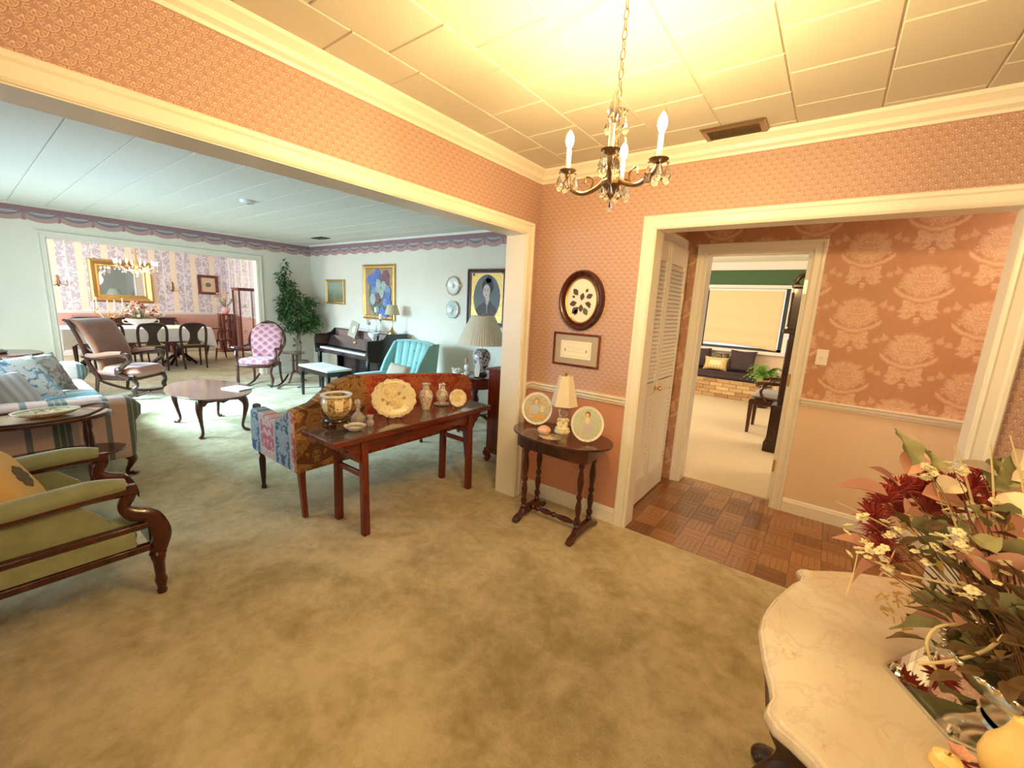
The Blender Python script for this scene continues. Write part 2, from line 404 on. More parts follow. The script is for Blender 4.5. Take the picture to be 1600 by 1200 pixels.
M['stripe'] = mat('striped_sofa_fabric', f_stripe, rough=.85, sheen=.2)
def f_stripex(g):
    x, y, z = g.xyz(); t = g.fr(x/.36+.1)
    blue = (t > .14)*(t < .44); lines = 1-g.ss(g.abs(g.fr(t*12)-.5), .05, .16); s2 = (t > .66)*(t < .74)
    c = g.mix(blue, (.66, .66, .66), (.10, .36, .44)); c = g.mix(s2, c, (.3, .36, .42)); return g.mix(blue*lines*.7, c, (.62, .70, .62))  # seat version of the stripe, bluish daylight put into its colours
M['stripex'] = mat('striped_seat_fabric', f_stripex, rough=.85, sheen=.2)
def f_sofaside(g):
    x, y, z = g.xyz(); t = g.fr((x+.06)/.46); pink = (t < .5); u = g.abs(g.fr(t*2)-.5); row = g.fr(z/.30)
    P = g.comb(u*.20, z, pink*3); n = g.noise(15, 4, P, dist=1.6); n2 = g.noise(40, 3, P, dist=1.2)
    shape = g.ss(n+(.25-u)*.25+g.abs(row-.5)*.18, .50, .54)
    bg = g.mix(pink, (.045, .085, .15), (.45, .12, .14)); fg = g.mix(pink, (.34, .38, .40), (.62, .46, .42)); fg = g.mix((g.sin(n*60)*.5+.5)*.45, fg, bg)
    edge = g.ss(g.abs(g.fr(t*2)-.5), .40, .46); return g.mix(edge*.8, g.mix(shape, bg, fg), (.40, .42, .38))
M['sofaside'] = mat('damask_sofa_side', f_sofaside, rough=.8)
def f_sofaback(g):
    x, y, z = g.xyz(); u = g.abs(g.fr((y+.1)/.60)-.5)*.6; P = g.comb(u, z, 0*u); n = g.noise(9, 4, P, dist=2.0); n2 = g.noise(26, 3, P, dist=1.2)
    leaf = g.ss(n, .46, .49)*(g.ss(g.sin(n*55), -.75, -.5)*.7+.3)*g.ss(n2, .33, .36); red = g.ss(y, -.34, -.30)
    bg = g.mix(red, (.17, .07, .028), (.42, .05, .022)); fg = g.mix(red, (.46, .25, .09), (.56, .16, .06)); return g.mix(leaf, bg, fg)
M['sofaback'] = mat('damask_sofa_back', f_sofaback, rough=.8)
def f_floral(bg, cs, sc=9.0, th=.5):
    def fn(g):
        n = g.noise(sc, 4, dist=1.4); n2 = g.noise(sc*1.9, 3, dist=1); c = g.mix(g.ss(n2, .4, .6), cs[0], cs[1]); return g.mix(g.ss(n, th, th+.07), bg, c)
    return fn
M['pil_blue'] = mat('blue_floral_print', f_floral((.66, .66, .62), [(.10, .22, .38), (.30, .42, .50)], 13, .50), rough=.85)
M['pil_multi'] = mat('muted_floral_print', f_floral((.42, .38, .34), [(.12, .17, .12), (.36, .2, .18)], 18, .47), rough=.85)
M['pil_grey'] = mat('grey_stripe_pillow', lambda g: g.mix(g.sin(g.xyz()[0]*90)*.5+.5, (.50, .46, .44), (.38, .33, .33)), rough=.85)
M['pil_gold'] = mat('gold_needlepoint', base=(.62, .40, .15), rough=.85)
M['pil_beige'] = mat('beige_pillow', lambda g: g.mix(g.noise(14, 3), (.62, .54, .42), (.48, .38, .28)), rough=.85)
M['pil_dark'] = mat('charcoal_cushion', lambda g: g.mix(g.noise(12, 3), (.045, .028, .032), (.085, .055, .06)), rough=.85)
M['pil_yell'] = mat('yellow_cushion', lambda g: g.mix(g.sin(g.xyz()[0]*120)*.5+.5, (.62, .42, .16), (.8, .62, .3)), rough=.85)
def f_pais(g):
    n = g.noise(16, 4, dist=2.5); return g.mix(1-g.ss(g.abs(n-.5), .01, .04), (.05, .05, .04), (.6, .52, .36))
M['pil_pais'] = mat('paisley_cushion', f_pais, rough=.85)
def f_jar(g):
    x, y, z = g.xyz(); n = g.noise(45, 3, dist=1.2); v = g.vor(42); a = g.fr(g.at(x, y)*.95+.3); panel = (a > .2)*(a < .72)*g.ss(z, .055, .058)*(1-g.ss(z, .125, .128))
    c = g.mix(g.ss(n, .5, .56), (.62, .45, .22), (.26, .13, .05)); c2 = g.mix((v < .22), (.90, .80, .50), (.42, .12, .12)); return g.mix(panel, c, c2)
M['jar'] = mat('painted_fishbowl', f_jar, rough=.15, coat=.5)
def f_chinoise(g):
    v = g.noise(36, 3, dist=1.5); return g.mix(1-g.ss(g.abs(v-.5), .012, .04), (.80, .72, .60), (.36, .09, .08))
M['chin'] = mat('red_branch_porcelain', f_chinoise, rough=.15, coat=.5)
def f_lampjar(g):
    v = g.noise(24, 3, dist=1.8); return g.mix(g.ss(v, .5, .55), (.60, .58, .58), (.06, .05, .10))
M['lampjar'] = mat('dark_floral_porcelain', f_lampjar, rough=.15, coat=.5)
M['creamplate'] = mat('cream_glaze', lambda g: g.mix(g.ss(g.noise(38, 3, dist=1.6), .6, .66), (.88, .78, .52), (.62, .42, .18)), rough=.2, coat=.4)
M['tan'] = mat('tan_clay', base=(.55, .36, .2), rough=.8)
M['pinkpot'] = mat('pink_vase', base=(.72, .42, .34), rough=.4)
def f_curtain(g):
    x, y, z = g.xyz(); return g.mix(g.sin(x*40)*.5+.5, (.40, .36, .46), (.80, .76, .80))
M['curt'] = mat('dining_curtain', f_curtain, rough=.9)
M['green'] = mat('dark_green_wall', base=(.07, .14, .06), rough=.7)
M['famceil'] = mat('family_ceiling', base=(.86, .84, .76), rough=.8)
M['rshade'] = mat('roman_shade', base=(.66, .46, .26), rough=.9, em=(1, .64, .28), ems=.17)  # weak emission stands in for daylight coming through the cloth
M['brick'] = mat('bench_brick', lambda g: g.mix(X(g, g.n('ShaderNodeObjectInfo').outputs['Random'])*.7+g.noise(20, 3)*.3, (.34, .17, .06), (.90, .66, .34)), rough=.9)
M['mortar'] = mat('mortar', base=(.86, .74, .50), rough=.95)
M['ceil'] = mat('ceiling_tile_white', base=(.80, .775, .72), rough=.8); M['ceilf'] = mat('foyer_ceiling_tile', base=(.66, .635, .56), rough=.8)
M['groove'] = mat('tile_groove', base=(.66, .60, .50), rough=.9)
M['fern'] = mat('fern_green', lambda g: g.mix(g.noise(20, 2), (.10, .26, .04), (.28, .48, .10)), rough=.5)
M['cutglass'] = mat('cut_crystal', base=(1, .93, .86), rough=.22, trans=.72, ior=1.4)
# ================================================================ STRUCTURE
XA, YB, YH, XD, YP, XW, H = -1.82, 2.663, 3.795, -8.293, 4.285, -12.6, 2.44
XA2, YB2, XD2, YS = XA-.165, YB+.13, XD-.14, -.75
def slab(name, m, x0, x1, y0, y1, z0, z1, **k):
    mb = MB(); mb.box(((x0+x1)/2, (y0+y1)/2, (z0+z1)/2), (x1-x0, y1-y0, z1-z0)); return struct(mb.build(name, m, smooth=0, **k))
# floors
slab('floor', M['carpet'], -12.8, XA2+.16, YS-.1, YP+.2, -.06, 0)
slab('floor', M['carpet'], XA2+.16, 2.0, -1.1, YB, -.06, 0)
fh = slab('floor', M['groove'], -1.15, 2.0, YB, 3.95, -.06, -.008); fh.name = 'floor_hall'
slab('floor', M['berber'], -1.9, 1.8, 3.95, 9.1, -.06, .004); slab('floor', M['berber'], -3.2, -1.9, 4.5, 9.1, -.06, .004)
# parquet tiles: squares of five fingers, alternating direction, each tile a child of the hall floor
def parq_mesh(d):
    mb = MB(); s = .158
    for k in range(5):
        o = (k-2)*s/5; c = (o, 0, -.005+(k % 2)*.0008) if d else (0, o, -.005+(k % 2)*.0008)
        mb.box(c, (s/5-.0016, s-.003, .010) if d else (s-.003, s/5-.0016, .010))
    o = mb.build('parquet_tile', M['parq'], None, smooth=0); return o
pt = [parq_mesh(0), parq_mesh(1)]; used = [0, 0]
for i in range(12):
    for j in range(8):
        x = -1.02+.158*i; y = 2.745+.158*j; d = (i+j) % 2
        o = pt[d] if not used[d] else pt[d].copy()
        if used[d]: COL.objects.link(o)
        used[d] = 1; o.parent = fh; o.location = (x, y, 0)
# ceilings
def ceiling_tiles(name, x0, x1, y0, y1, s, fx, stag=True, longx=False):
    base = slab(name, M['groove'], x0, x1, y0, y1, H+.004, H+.06)
    protos = {}
    n = 0; x = fx
    while x > x0: x -= s
    k = 0
    cols = []
    while x < x1: cols.append((max(x, x0), min(x+s, x1), round((x-fx)/s))); x += s
    for a, b, idx in cols:
        y = y0-s*2+((-.151) if idx % 2 else 0); y = 1.61-.315*12+((.155) if idx % 2 else 0)
        while y < y1:
            c, d = max(y, y0), min(y+s, y1); y += s
            if d-c < .02 or b-a < .02: continue
            key = (round(b-a, 3), round(d-c, 3))
            if key not in protos:
                mb = MB(); w, h = (b-a)/2-.0022, (d-c)/2-.0022
                vs = [(-w, -h, .005), (w, -h, .005), (w, h, .005), (-w, h, .005), (-w+.004, -h+.004, 0), (w-.004, -h+.004, 0), (w-.004, h-.004, 0), (-w+.004, h-.004, 0)]
                mb.add(vs, [(4, 7, 6, 5), (0, 4, 5, 1), (1, 5, 6, 2), (2, 6, 7, 3), (3, 7, 4, 0), (0, 1, 2, 3)])
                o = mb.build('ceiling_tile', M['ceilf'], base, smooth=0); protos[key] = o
            else:
                o = protos[key].copy(); COL.objects.link(o); o.parent = base
            o.location = ((a+b)/2, (c+d)/2, H-.001)
    return base
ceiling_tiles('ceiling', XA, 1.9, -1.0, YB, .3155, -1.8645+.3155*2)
# living-room ceiling: long tile courses running east-west
base = slab('ceiling', M['groove'], XD, XA2, YS, YP, H+.006, H+.06)
y = YS
while y < YP-.02:
    d = min(.315, YP-y); mb = MB(); mb.box(((XD+XA2)/2, y+d/2, H+.004), (XA2-XD, d-.008, .010)); mb.build('ceiling_tile', M['ceil'], base, smooth=0, bevel=.002); y += .315
slab('ceiling', M['ceil'], XW-.1, XD, YS, YP+.2, H, H+.06)
slab('ceiling', M['ceil'], -1.15, 2.0, YB, YH+.13, H, H+.06)
slab('ceiling', M['famceil'], -1.9, 1.9, YH+.13, 9.1, 2.5, 2.56); slab('ceiling', M['famceil'], -3.3, -1.9, 4.5, 9.1, 2.5, 2.56)
# wall A (between foyer and living room): header, pier, near pier
for x0, x1, m, mm in ((XA-.08, XA, M['fanA'], M['pinkwall']), (XA2, XA-.08, M['livwall'], M['livwall'])):
    slab('wall_left', m, x0, x1, -.9, YB2, 2.0, H)
    slab('wall_left', m, x0, x1, 2.505, YB2, .90, 2.0); slab('wall_left', mm, x0, x1, 2.505, YB2, 0, .90)
    slab('wall_left', m, x0, x1, -1.1, -.9, 0, H)
# jamb and header lining of opening A
slab('trim_1', M['white'], XA2-.006, XA+.004, 2.497, 2.507, 0, 2.0)
slab('trim_2', M['white'], XA2-.006, XA+.004, -.9, 2.507, 1.992, 2.002)
# wall B
for (x0, x1, z0, z1) in ((XA, -.95, .90, H), (-.95, .555, 2.0, H), (.555, 2.0, .9, H)):
    slab('wall_back', M['fanB'], x0, x1, YB, YB+.06, z0, z1); slab('wall_back', M['damask'], max(x0, -1.1), x1, YB+.06, YB2, z0, z1)
for x0, x1 in ((XA, -.95), (.555, 2.0)):
    slab('wall_back', M['pinkwall'], x0, x1, YB, YB+.06, 0, .9); slab('wall_back', M['creamwall'], max(x0, -1.1), x1, YB+.06, YB2, 0, .9)
slab('trim_3', M['white'], -.955, -.947, YB-.004, YB2+.004, 0, 2.0); slab('trim_4', M['white'], .552, .560, YB-.004, YB2+.004, 0, 2.0)
slab('trim_5', M['white'], -.955, .560, YB-.004, YB2+.004, 1.995, 2.004)
# outer foyer walls (behind and beside the camera)
slab('wall_right', M['fanA'], 1.9, 2.0, -1.1, YB, 0, H); slab('wall_front', M['fanB'], XA, 2.0, -1.1, -1.0, 0, H)
# hall
slab('wall_hall_far', M['damask'], -.19, 2.0, YH, YH+.13, .9, H); slab('wall_hall_far', M['creamwall'], -.19, 2.0, YH, YH+.13, 0, .9)
slab('wall_hall_far', M['damask'], -1.15, -.19, YH, YH+.13, 2.0, H); slab('wall_hall_far', M['damask'], -1.15, -.90, YH, YH+.13, 0, 2.0)
slab('wall_hall_right', M['damask'], 1.9, 2.0, YB, YH, 0, H)
# closet wall on the left of the hall with the louvred doors
CX = -1.05
slab('wall_hall_left', M['damask'], CX-.10, CX-.03, YB2, YH, 2.02, H); slab('wall_hall_left', M['damask'], CX-.10, CX-.03, 3.70, YH, 0, 2.02)
slab('wall_hall_left', M['dark'], CX-.6, CX-.55, YB2, YH, 0, H)
# living room
slab('wall_living_back', M['livwall'], XD2, XA2, YP, YP+.1, 0, H)
slab('wall_living_far', M['livwall'], XD2, XD, YS, .79, 0, H); slab('wall_living_far', M['livwall'], XD2, XD, 3.31, YP, 0, H); slab('wall_living_far', M['livwall'], XD2, XD, .79, 3.31, 2.058, H)
slab('wall_living_right', M['livwall'], XA2, XA2+.012, YB2, YP+.1, 0, H)
for a, b in ((XW-.1, -11.6), (-9.8, -8.1), (-3.9, XA2)): slab('wall_living_front', M['livwall'], a, b, YS-.1, YS, 0, H)
slab('wall_living_front', M['livwall'], XW-.1, XA2, YS-.1, YS, 2.1, H); slab('wall_living_front', M['livwall'], XW-.1, XA2, YS-.1, YS, 0, .62)
# dining room
slab('wall_dining_far', M['dinY'], XW-.1, XW, YS, YP+.1, .9, H); slab('wall_dining_far', M['dinpink'], XW-.1, XW, YS, YP+.1, 0, .9)
slab('wall_dining_right', M['dinX'], XW, XD2, YP, YP+.1, .9, H); slab('wall_dining_right', M['dinpink'], XW, XD2, YP, YP+.1, 0, .9)
# family room
FY = 8.95
slab('wall_family_far', M['green'], -3.3, 1.9, FY, FY+.1, 2.02, 2.5); slab('wall_family_far', M['creamwall'], -3.3, 1.9, FY, FY+.1, 0, .86)
slab('wall_family_far', M['green'], -3.3, -2.15, FY, FY+.1, .86, 2.02); slab('wall_family_far', M['green'], -.55, 1.9, FY, FY+.1, .86, 2.02)
slab('wall_family_left', M['creamwall'], -3.3, -3.2, 4.5, 9.1, 0, 2.5); slab('wall_family_right', M['creamwall'], 1.8, 1.9, YH+.13, 9.1, 0, 2.5)
slab('wall_family_near', M['creamwall'], -1.93, -.95, YH+.06, YH+.13, 0, 2.5); slab('wall_family_near', M['creamwall'], -1.97, -1.9, YH+.06, 4.45, 0, 2.5); slab('wall_family_near', M['creamwall'], -3.3, -1.9, 4.43, 4.5, 0, 2.5)
# ---- mouldings
CROWN = [(0, -.085), (.008, -.085), (.012, -.072), (.028, -.060), (.034, -.040), (.052, -.022), (.060, -.016), (.064, 0), (0, 0)]
RAIL = [(0, -.055), (.010, -.055), (.014, -.042), (.022, -.036), (.024, -.018), (.034, -.010), (.034, 0), (0, 0)]
BASEB = [(0, 0), (.016, 0), (.016, .085), (.012, .092), (.010, .105), (.004, .112), (0, .112)]
CASE = [(0, 0), (0, .010), (.010, .016), (.018, .013), (.050, .016), (.058, .022), (.072, .024), (.078, .018), (.078, 0)]
def mould(name, prof, pts, n=(0, 0, 1), m='white', closed=False):
    mb = MB(); mb.sweep(prof, pts, n, closed); return struct(mb.build(name, M[m], smooth=25))
mould('trim_6', CROWN, [(1.9, YB, H), (XA, YB, H), (XA, -1.0, H)])
mould('trim_7', RAIL, [(-1.03, YB, .918), (XA, YB, .918), (XA, 2.58, .918)])
mould('trim_8', RAIL, [(1.9, YB, .918), (.635, YB, .918)])
mould('baseboard_back', BASEB, [(-1.03, YB, 0), (XA, YB, 0), (XA, 2.58, 0)])
mould('baseboard_back', BASEB, [(1.9, YB, 0), (.635, YB, 0)])
# casings: profile starts at the opening edge and grows outwards (n = out of wall)
mould('trim_9', CASE, [(-.952, YB, 0), (-.952, YB, 1.997), (.557, YB, 1.997), (.557, YB, 0)], (0, -1, 0))
mould('trim_10', CASE, [(XA, -.9, 1.997), (XA, 2.502, 1.997), (XA, 2.502, 0)], (1, 0, 0))
mould('trim_11', RAIL, [(1.9, YH, .918), (-.11, YH, .918)]); mould('baseboard_hall', BASEB, [(1.9, YH, 0), (-.11, YH, 0)])
mould('trim_12', CASE, [(-.905, YH, 0), (-.905, YH, 1.99), (-.19, YH, 1.99), (-.19, YH, 0)], (0, -1, 0))
for i, (x0, x1) in enumerate(((-.915, -.897), (-.196, -.182))): slab('trim_%d' % (13+i), M['white'], x0, x1, YH-.003, YH+.15, 0, 2.0)
slab('trim_15', M['white'], -.915, -.182, YH-.003, YH+.15, 1.985, 2.0)
mould('trim_16', CASE, [(CX-.03, YB2+.04, 0), (CX-.03, YB2+.04, 2.02), (CX-.03, 3.68, 2.02), (CX-.03, 3.68, 0)], (1, 0, 0))
# living mouldings
SM = [(0, -.03), (.01, -.03), (.024, -.008), (.026, 0), (0, 0)]
mould('trim_17', SM, [(XA2, YP, H), (XD, YP, H)], m='trimliv')
mould('baseboard_living', BASEB, [(XA2, YP, 0), (XD, YP, 0), (XD, 3.40, 0)], m='trimliv'); mould('baseboard_living', BASEB, [(XD, .70, 0), (XD, YS, 0)], m='trimliv')
mould('trim_18', CASE, [(XD, .79, 0), (XD, .79, 2.058), (XD, 3.31, 2.058), (XD, 3.31, 0)], (1, 0, 0), 'livwall')
slab('trim_19', M['livwall'], XD2-.005, XD+.004, 3.300, 3.312, 0, 2.058); slab('trim_20', M['livwall'], XD2-.005, XD+.004, .788, .80, 0, 2.058)
slab('trim_21', M['livwall'], XD2-.005, XD+.004, .79, 3.31, 2.050, 2.06)
mould('trim_22', RAIL, [(XD2, YP, .93), (XW, YP, .93), (XW, YS, .93)], m='trimliv'); mould('baseboard_dining', BASEB, [(XD2, YP, 0), (XW, YP, 0), (XW, YS, 0)], m='trimliv')
# swag wallpaper border: a flat paper strip with scalloped lower edge
def border(axis, a0, a1, m, fixed):
    w = .315; mb = MB(); k0 = math.floor(a0/w); pts = []
    a = a0; N = int((a1-a0)/.021)
    for i in range(N+1):
        a = a0+(a1-a0)*i/N; t = ((a/w) % 1-.5)*2; z = 2.228+.040*t*t-(.018 if abs(t) > .93 else 0); pts.append((a, z))
    vs = []; e = .004
    for a, z in pts:
        for q in ((fixed, z), (fixed, 2.412)): vs.append((a, q[0], q[1]) if axis == 'x' else (q[0], a, q[1]))
    mb.add(vs, [(2*i, 2*i+2, 2*i+3, 2*i+1) for i in range(N)])
    return struct(mb.build('wallpaper_border', M[m], smooth=0, solid=.003), 'dusky pink swag print wallpaper border with scalloped edge')
border('x', XD, XA2, 'valX', YP-.003); border('y', YS, YP, 'valY', XD+.003)
# ---- louvred closet doors (bifold pair, slightly open towards the hall)
def louvre_leaf(y0, y1, knob):
    w = y1-y0; t = thing('louvred_door', 'cream louvred bifold closet panel '+('with brass knob, nearer the foyer' if knob else 'hinged beside the family room doorway'), 'closet door', (CX, y0, 0))
    fr = MB(); s = .045; xx = .016
    for a in (s/2, w-s/2): fr.box((xx, a, 1.005), (.028, s, 1.99))
    for z0, z1 in ((.012, .20), (.88, .97), (1.86, 2.0)): fr.box((xx, w/2, (z0+z1)/2), (.0275, w-2*s, z1-z0))
    fr.build('frame', M['white'], t, smooth=0, bevel=.003)
    sl = MB(); sl.box((0, 0, 0), (.040, w-2*s, .006)); so = sl.build('slat', M['white'], t, smooth=0); first = True
    for z0, z1 in ((.215, .875), (.985, 1.855)):
        n = int((z1-z0)/.031)
        for k in range(n):
            o = so if first else so.copy()
            if not first: COL.objects.link(o); o.parent = t
            first = False; o.location = (xx, w/2, z0+(k+.5)*(z1-z0)/n); o.rotation_euler = (0, R(58), 0)
    if knob:
        kb = MB(); kb.lathe([(.020, 0), (.020, .004), (.008, .006), (.007, .022), (.016, .030), (.019, .040), (.015, .050), (0, .053)], 16, M=TR(xx+.014, w-.024, .925, ry=90)); kb.build('knob', M['brass'], t)
    else:
        hg = MB()
        for z in (.25, 1.62): hg.box((xx+.015, w-.006, z), (.006, .02, .09))
        hg.build('hinge', M['brass'], t, bevel=.001)
    return t
louvre_leaf(YB2+.05, 3.215, True); louvre_leaf(3.225, 3.665, False)
# hall switch plate
t = thing('light_switch', 'cream light switch plate on the orange damask wall', 'switch', (-.030, YH-.004, 1.235))
MB().box((0, 0, 0), (.072, .007, .115)).build('plate', M['white'], t, bevel=.003); MB().box((0, -.006, 0), (.016, .010, .022), rx=.25).build('toggle', M['white'], t, bevel=.002)
# open white door folded back into the family room
t = thing('open_door', 'white panel door with brass hinges standing open into the family room', 'door', (-.207, YH+.155, 0), 0)
d = MB(); d.box((.0, .37, 1.0), (.036, .74, 1.965)); d.build('door_panel', M['white'], t, smooth=0, bevel=.003)
for z in (.30, 1.02, 1.745):
    h = MB(); h.box((-.001, -.002, z), (.030, .004, .10)); h.lathe([(.006, -.05), (.006, .05)], 8, c=(.014, -.006, z)); h.build('hinge', M['brass'], t)
# ceiling vent in the foyer
t = thing('ceiling_vent', 'grey metal slotted air vent in the foyer ceiling', 'vent', (-.557, 2.548, H-.004))
v = MB(); v.sweep([(0, 0), (0, -.010), (.022, -.010), (.030, 0)], [(-.12, -.07, 0), (.12, -.07, 0), (.12, .07, 0), (-.12, .07, 0)][::-1], (0, 0, 1), True); v.build('frame', M['dbrass'], t, smooth=20)
MB().box((0, 0, -.001), (.24, .14, .002)).build('backing', mat('vent_grey', base=(.16, .15, .11)), t, smooth=0)
s0 = MB().box((0, 0, -.006), (.24, .012, .002), rx=.6).build('slat', M['dbrass'], t, smooth=0)
for k in range(8):
    o = s0 if k == 0 else s0.copy()
    if k: COL.objects.link(o); o.parent = t
    o.location = (0, -.062+k*.0177, -.002)
t = thing('ceiling_vent', 'small dark vent slot in the far corner of the living ceiling', 'vent', (-7.0, 3.80, H-.004))
MB().box((0, 0, -.004), (.34, .16, .008)).build('frame', M['dark'], t, bevel=.002); MB().box((0, 0, -.009), (.30, .02, .003)).build('slat', M['dbrass'], t)
t = thing('smoke_detector', 'round white smoke detector on the living room ceiling', 'smoke detector', (-5.1, 1.98, H))
MB().lathe([(.07, 0), (.07, -.012), (.060, -.030), (.045, -.036), (0, -.038)][::-1], 24).build('housing', M['plastic'], t); MB().lathe([(.012, -.040), (.012, -.036)], 10, c=(.02, 0, 0)).build('test_button', M['dark'], t)
# ================================================================ FOYER
def turned(h, r, seq=None):     # turned leg profile from floor up
    base = [(0, .7), (.04, .95), (.07, .6), (.10, 1.0), (.14, 1.05), (.18, .6), (.22, .75), (.30, 1.0), (.38, .8), (.42, .55), (.45, .95), (.48, .95), (.51, .55), (.56, .75), (.68, 1.05), (.80, .8), (.86, .55), (.90, .95), (.94, .95), (1, .85)]
    return [(r*b, h*a) for a, b in (seq or base)]
def cab_leg(mb, x, y, h, dx, dy, k=1.0, r=.03, foot=1.0):
    o = lambda a, z: (x+dx*a*k, y+dy*a*k, z)
    curve_tube(mb, [o(-.01, h), o(.012, h*.86), o(.022, h*.70), o(.004, h*.42), o(-.016, h*.16), o(0, h*.05), o(.022*foot, .012)], [r*1.1, r*1.35, r*1.1, r*.68, r*.5, r*.62, r*.75], 8, 5)
    mb.ell(o(.028*foot, .012), (r*.95, r*.95, .013), 10, 5)
def oval(a, b, n=40, e=2.0, c=(0, 0)):
    return [(c[0]+a*abs(cos(t))**(2/e)*(1 if cos(t) > 0 else -1), c[1]+b*abs(sin(t))**(2/e)*(1 if sin(t) > 0 else -1)) for t in [2*pi*i/n for i in range(n)]]
# oval side table
t = thing('side_table', 'dark mahogany oval table on turned trestle legs against the pink wall', 'table', (-1.345, 2.375, 0))
mb = MB(); mb.prism(oval(.355, .225, 48), .006, TR(z=.632)); mb.prism(oval(.365, .235, 48), .014, TR(z=.638)); mb.build('tabletop', M['mahog'], t, bevel=.004)
mb = MB(); mb.prism([(-.27, -.13), (-.20, -.165), (.20, -.165), (.27, -.13), (.27, .13), (.20, .165), (-.20, .165), (-.27, .13)], .085, TR(z=.547)); mb.build('apron', M['mahog'], t, bevel=.003)
for sx in (-1, 1):
    for sy in (-1, 1): MB().lathe(turned(.475, .021), 14, c=(sx*.215, sy*.085, .075)).build('leg', M['mahogz'], t)
    f = MB(); pr = [(-.19, 0), (-.15, 0), (-.11, .022), (0, .030), (.11, .022), (.15, 0), (.19, 0), (.20, .018), (.175, .040), (.12, .055), (.10, .082), (-.10, .082), (-.12, .055), (-.175, .040), (-.20, .018)]
    f.prism(pr, .040, TR(sx*.215+.02, 0, 0, rx=90, rz=90) @ Matrix.Translation((0, 0, -.04))); f.build('trestle_foot', M['mahogz'], t, bevel=.006)
pr = turned(.40, .021); MB().lathe(pr, 12, M=TR(-.20, 0, .062, ry=90)).build('stretcher', M['mahog'], t)
# collector plates on the oval table
def stand_plate(label, loc, rz, rad, tilt, kind):
    t = thing('plate_on_stand', label, 'plate', loc, rz); mt = TR(0, .0, rad*cos(R(tilt))+.012, rx=90-tilt)
    p = MB(); p.lathe([(0, -.004), (rad*.55, -.004), (rad*.8, -.003), (rad, .003), (rad*.99, .006), (rad*.92, .0012), (rad*.5, .001), (0, .001)], 40, M=mt); p.build('plate', M['porc'], t)
    s = MB(); s.tube([(-.03, .035, .0), (-.02, -.02, .003), (-.02, -.032, .012), (-.02, -.034, .024)], .0018, 6); s.tube([(.03, .035, .0), (.02, -.02, .003), (.02, -.032, .012), (.02, -.034, .024)], .0018, 6)
    s.tube([(-.03, .035, 0), (0, .05, rad*.9), (.03, .035, 0)], .0018, 6); s.build('wire_stand', M['brass'], t)
    return t, mt
def flat_fig(t, mt, name, shapes, zoff=.0018):
    for i, (nm, pts, m) in enumerate(shapes):
        mb = MB(); mb.prism(pts, .0006, mt @ TR(z=zoff+i*.0004)); mb.build(nm, m, t, smooth=0)
skin = mat('painted_skin', base=(.74, .50, .34)); blu = mat('painted_blue', base=(.50, .56, .58)); bldr = mat('painted_lavender', base=(.52, .48, .56)); sage = mat('painted_sage', f_floral((.58, .52, .34), [(.40, .36, .2), (.62, .46, .28)], 40), rough=.25)
sage2 = mat('painted_pale_green', f_floral((.52, .60, .50), [(.42, .5, .40), (.60, .62, .5)], 40), rough=.25); hair = mat('painted_hair', base=(.45, .25, .10)); drk = mat('painted_dark_hair', base=(.16, .08, .05)); orn = mat('painted_orange', base=(.70, .40, .12))
t, mt = stand_plate('round painted plate of a seated blonde child, leaning left of the little lamp', (-1.59, 2.43, .652), 12, .117, 12, 0)
mt = mt @ Matrix.Scale(1.24, 4); flat_fig(t, mt, 'p', [('picture', oval(.080, .080, 36), sage), ('painted_hill', oval(.055, .018, 20, c=(.01, -.045)), orn), ('painted_dress', oval(.028, .030, 20, c=(-.010, -.008)), blu), ('painted_arm', oval(.010, .026, 14, c=(-.036, -.012)), skin), ('painted_pet', oval(.013, .020, 14, c=(.034, .002)), mat('painted_fur', base=(.72, .66, .5))), ('painted_hair', oval(.019, .019, 18, c=(-.006, .041)), hair), ('painted_face', oval(.013, .015, 16, c=(-.006, .037)), skin), ('painted_flowers', oval(.020, .009, 14, c=(-.030, -.050)), skin)])
t, mt = stand_plate('pale green plate with a girl in a lavender dress, leaning right of the little lamp', (-1.145, 2.345, .652), 52, .114, 14, 0)
mt = mt @ Matrix.Scale(1.18, 4); flat_fig(t, mt, 'p', [('picture', oval(.084, .084, 36), sage2), ('painted_dress', [(-.038, -.05), (.034, -.038), (.028, -.012), (.010, .012), (-.008, .012), (-.022, -.015)], bldr), ('painted_bodice', oval(.013, .020, 14, c=(.0, .020)), mat('painted_cream', base=(.75, .68, .5))), ('painted_hair', oval(.015, .016, 16, c=(.004, .052)), drk), ('painted_face', oval(.010, .012, 14, c=(.001, .048)), skin), ('painted_foot', oval(.013, .005, 10, c=(-.045, -.052)), skin)])
# little lamp with hexagonal shade
t = thing('table_lamp', 'small figurine lamp with faceted cream shade on the oval table', 'lamp', (-1.375, 2.435, .652))
b = MB(); b.lathe([(.055, 0), (.056, .012), (.048, .018), (.050, .028), (.040, .034), (.030, .050), (.024, .075), (.018, .10), (0, .102)], 20)
for a in range(5): an = a*1.257; b.ell((.030*cos(an), .030*sin(an), .055), (.011, .011, .026), 8, 6); b.ell((.030*cos(an), .030*sin(an), .088), .009, 8, 6); b.tube([(.03*cos(an), .03*sin(an), .07), (.042*cos(an+.4), .042*sin(an+.4), .085), (.03*cos(an+.7), .03*sin(an+.7), .10)], .004, 6)
b.build('figurine_base', M['creamplate'], t)
MB().lathe([(.012, .10), (.030, .125), (.034, .15), (.026, .175), (.010, .19)], 18).build('glass_font', M['glass'], t)
MB().lathe([(.006, .185), (.006, .215), (.003, .22), (.003, .40), (.010, .402), (.012, .412), (.004, .425), (0, .427)], 10).build('stem', M['brass'], t)
s = MB(); s.lathe([(.094, .190), (.047, .395), (.045, .395), (.092, .190)], 6, M=TR(rz=20)); s.build('lamp_shade', M['shade'], t, smooth=0)
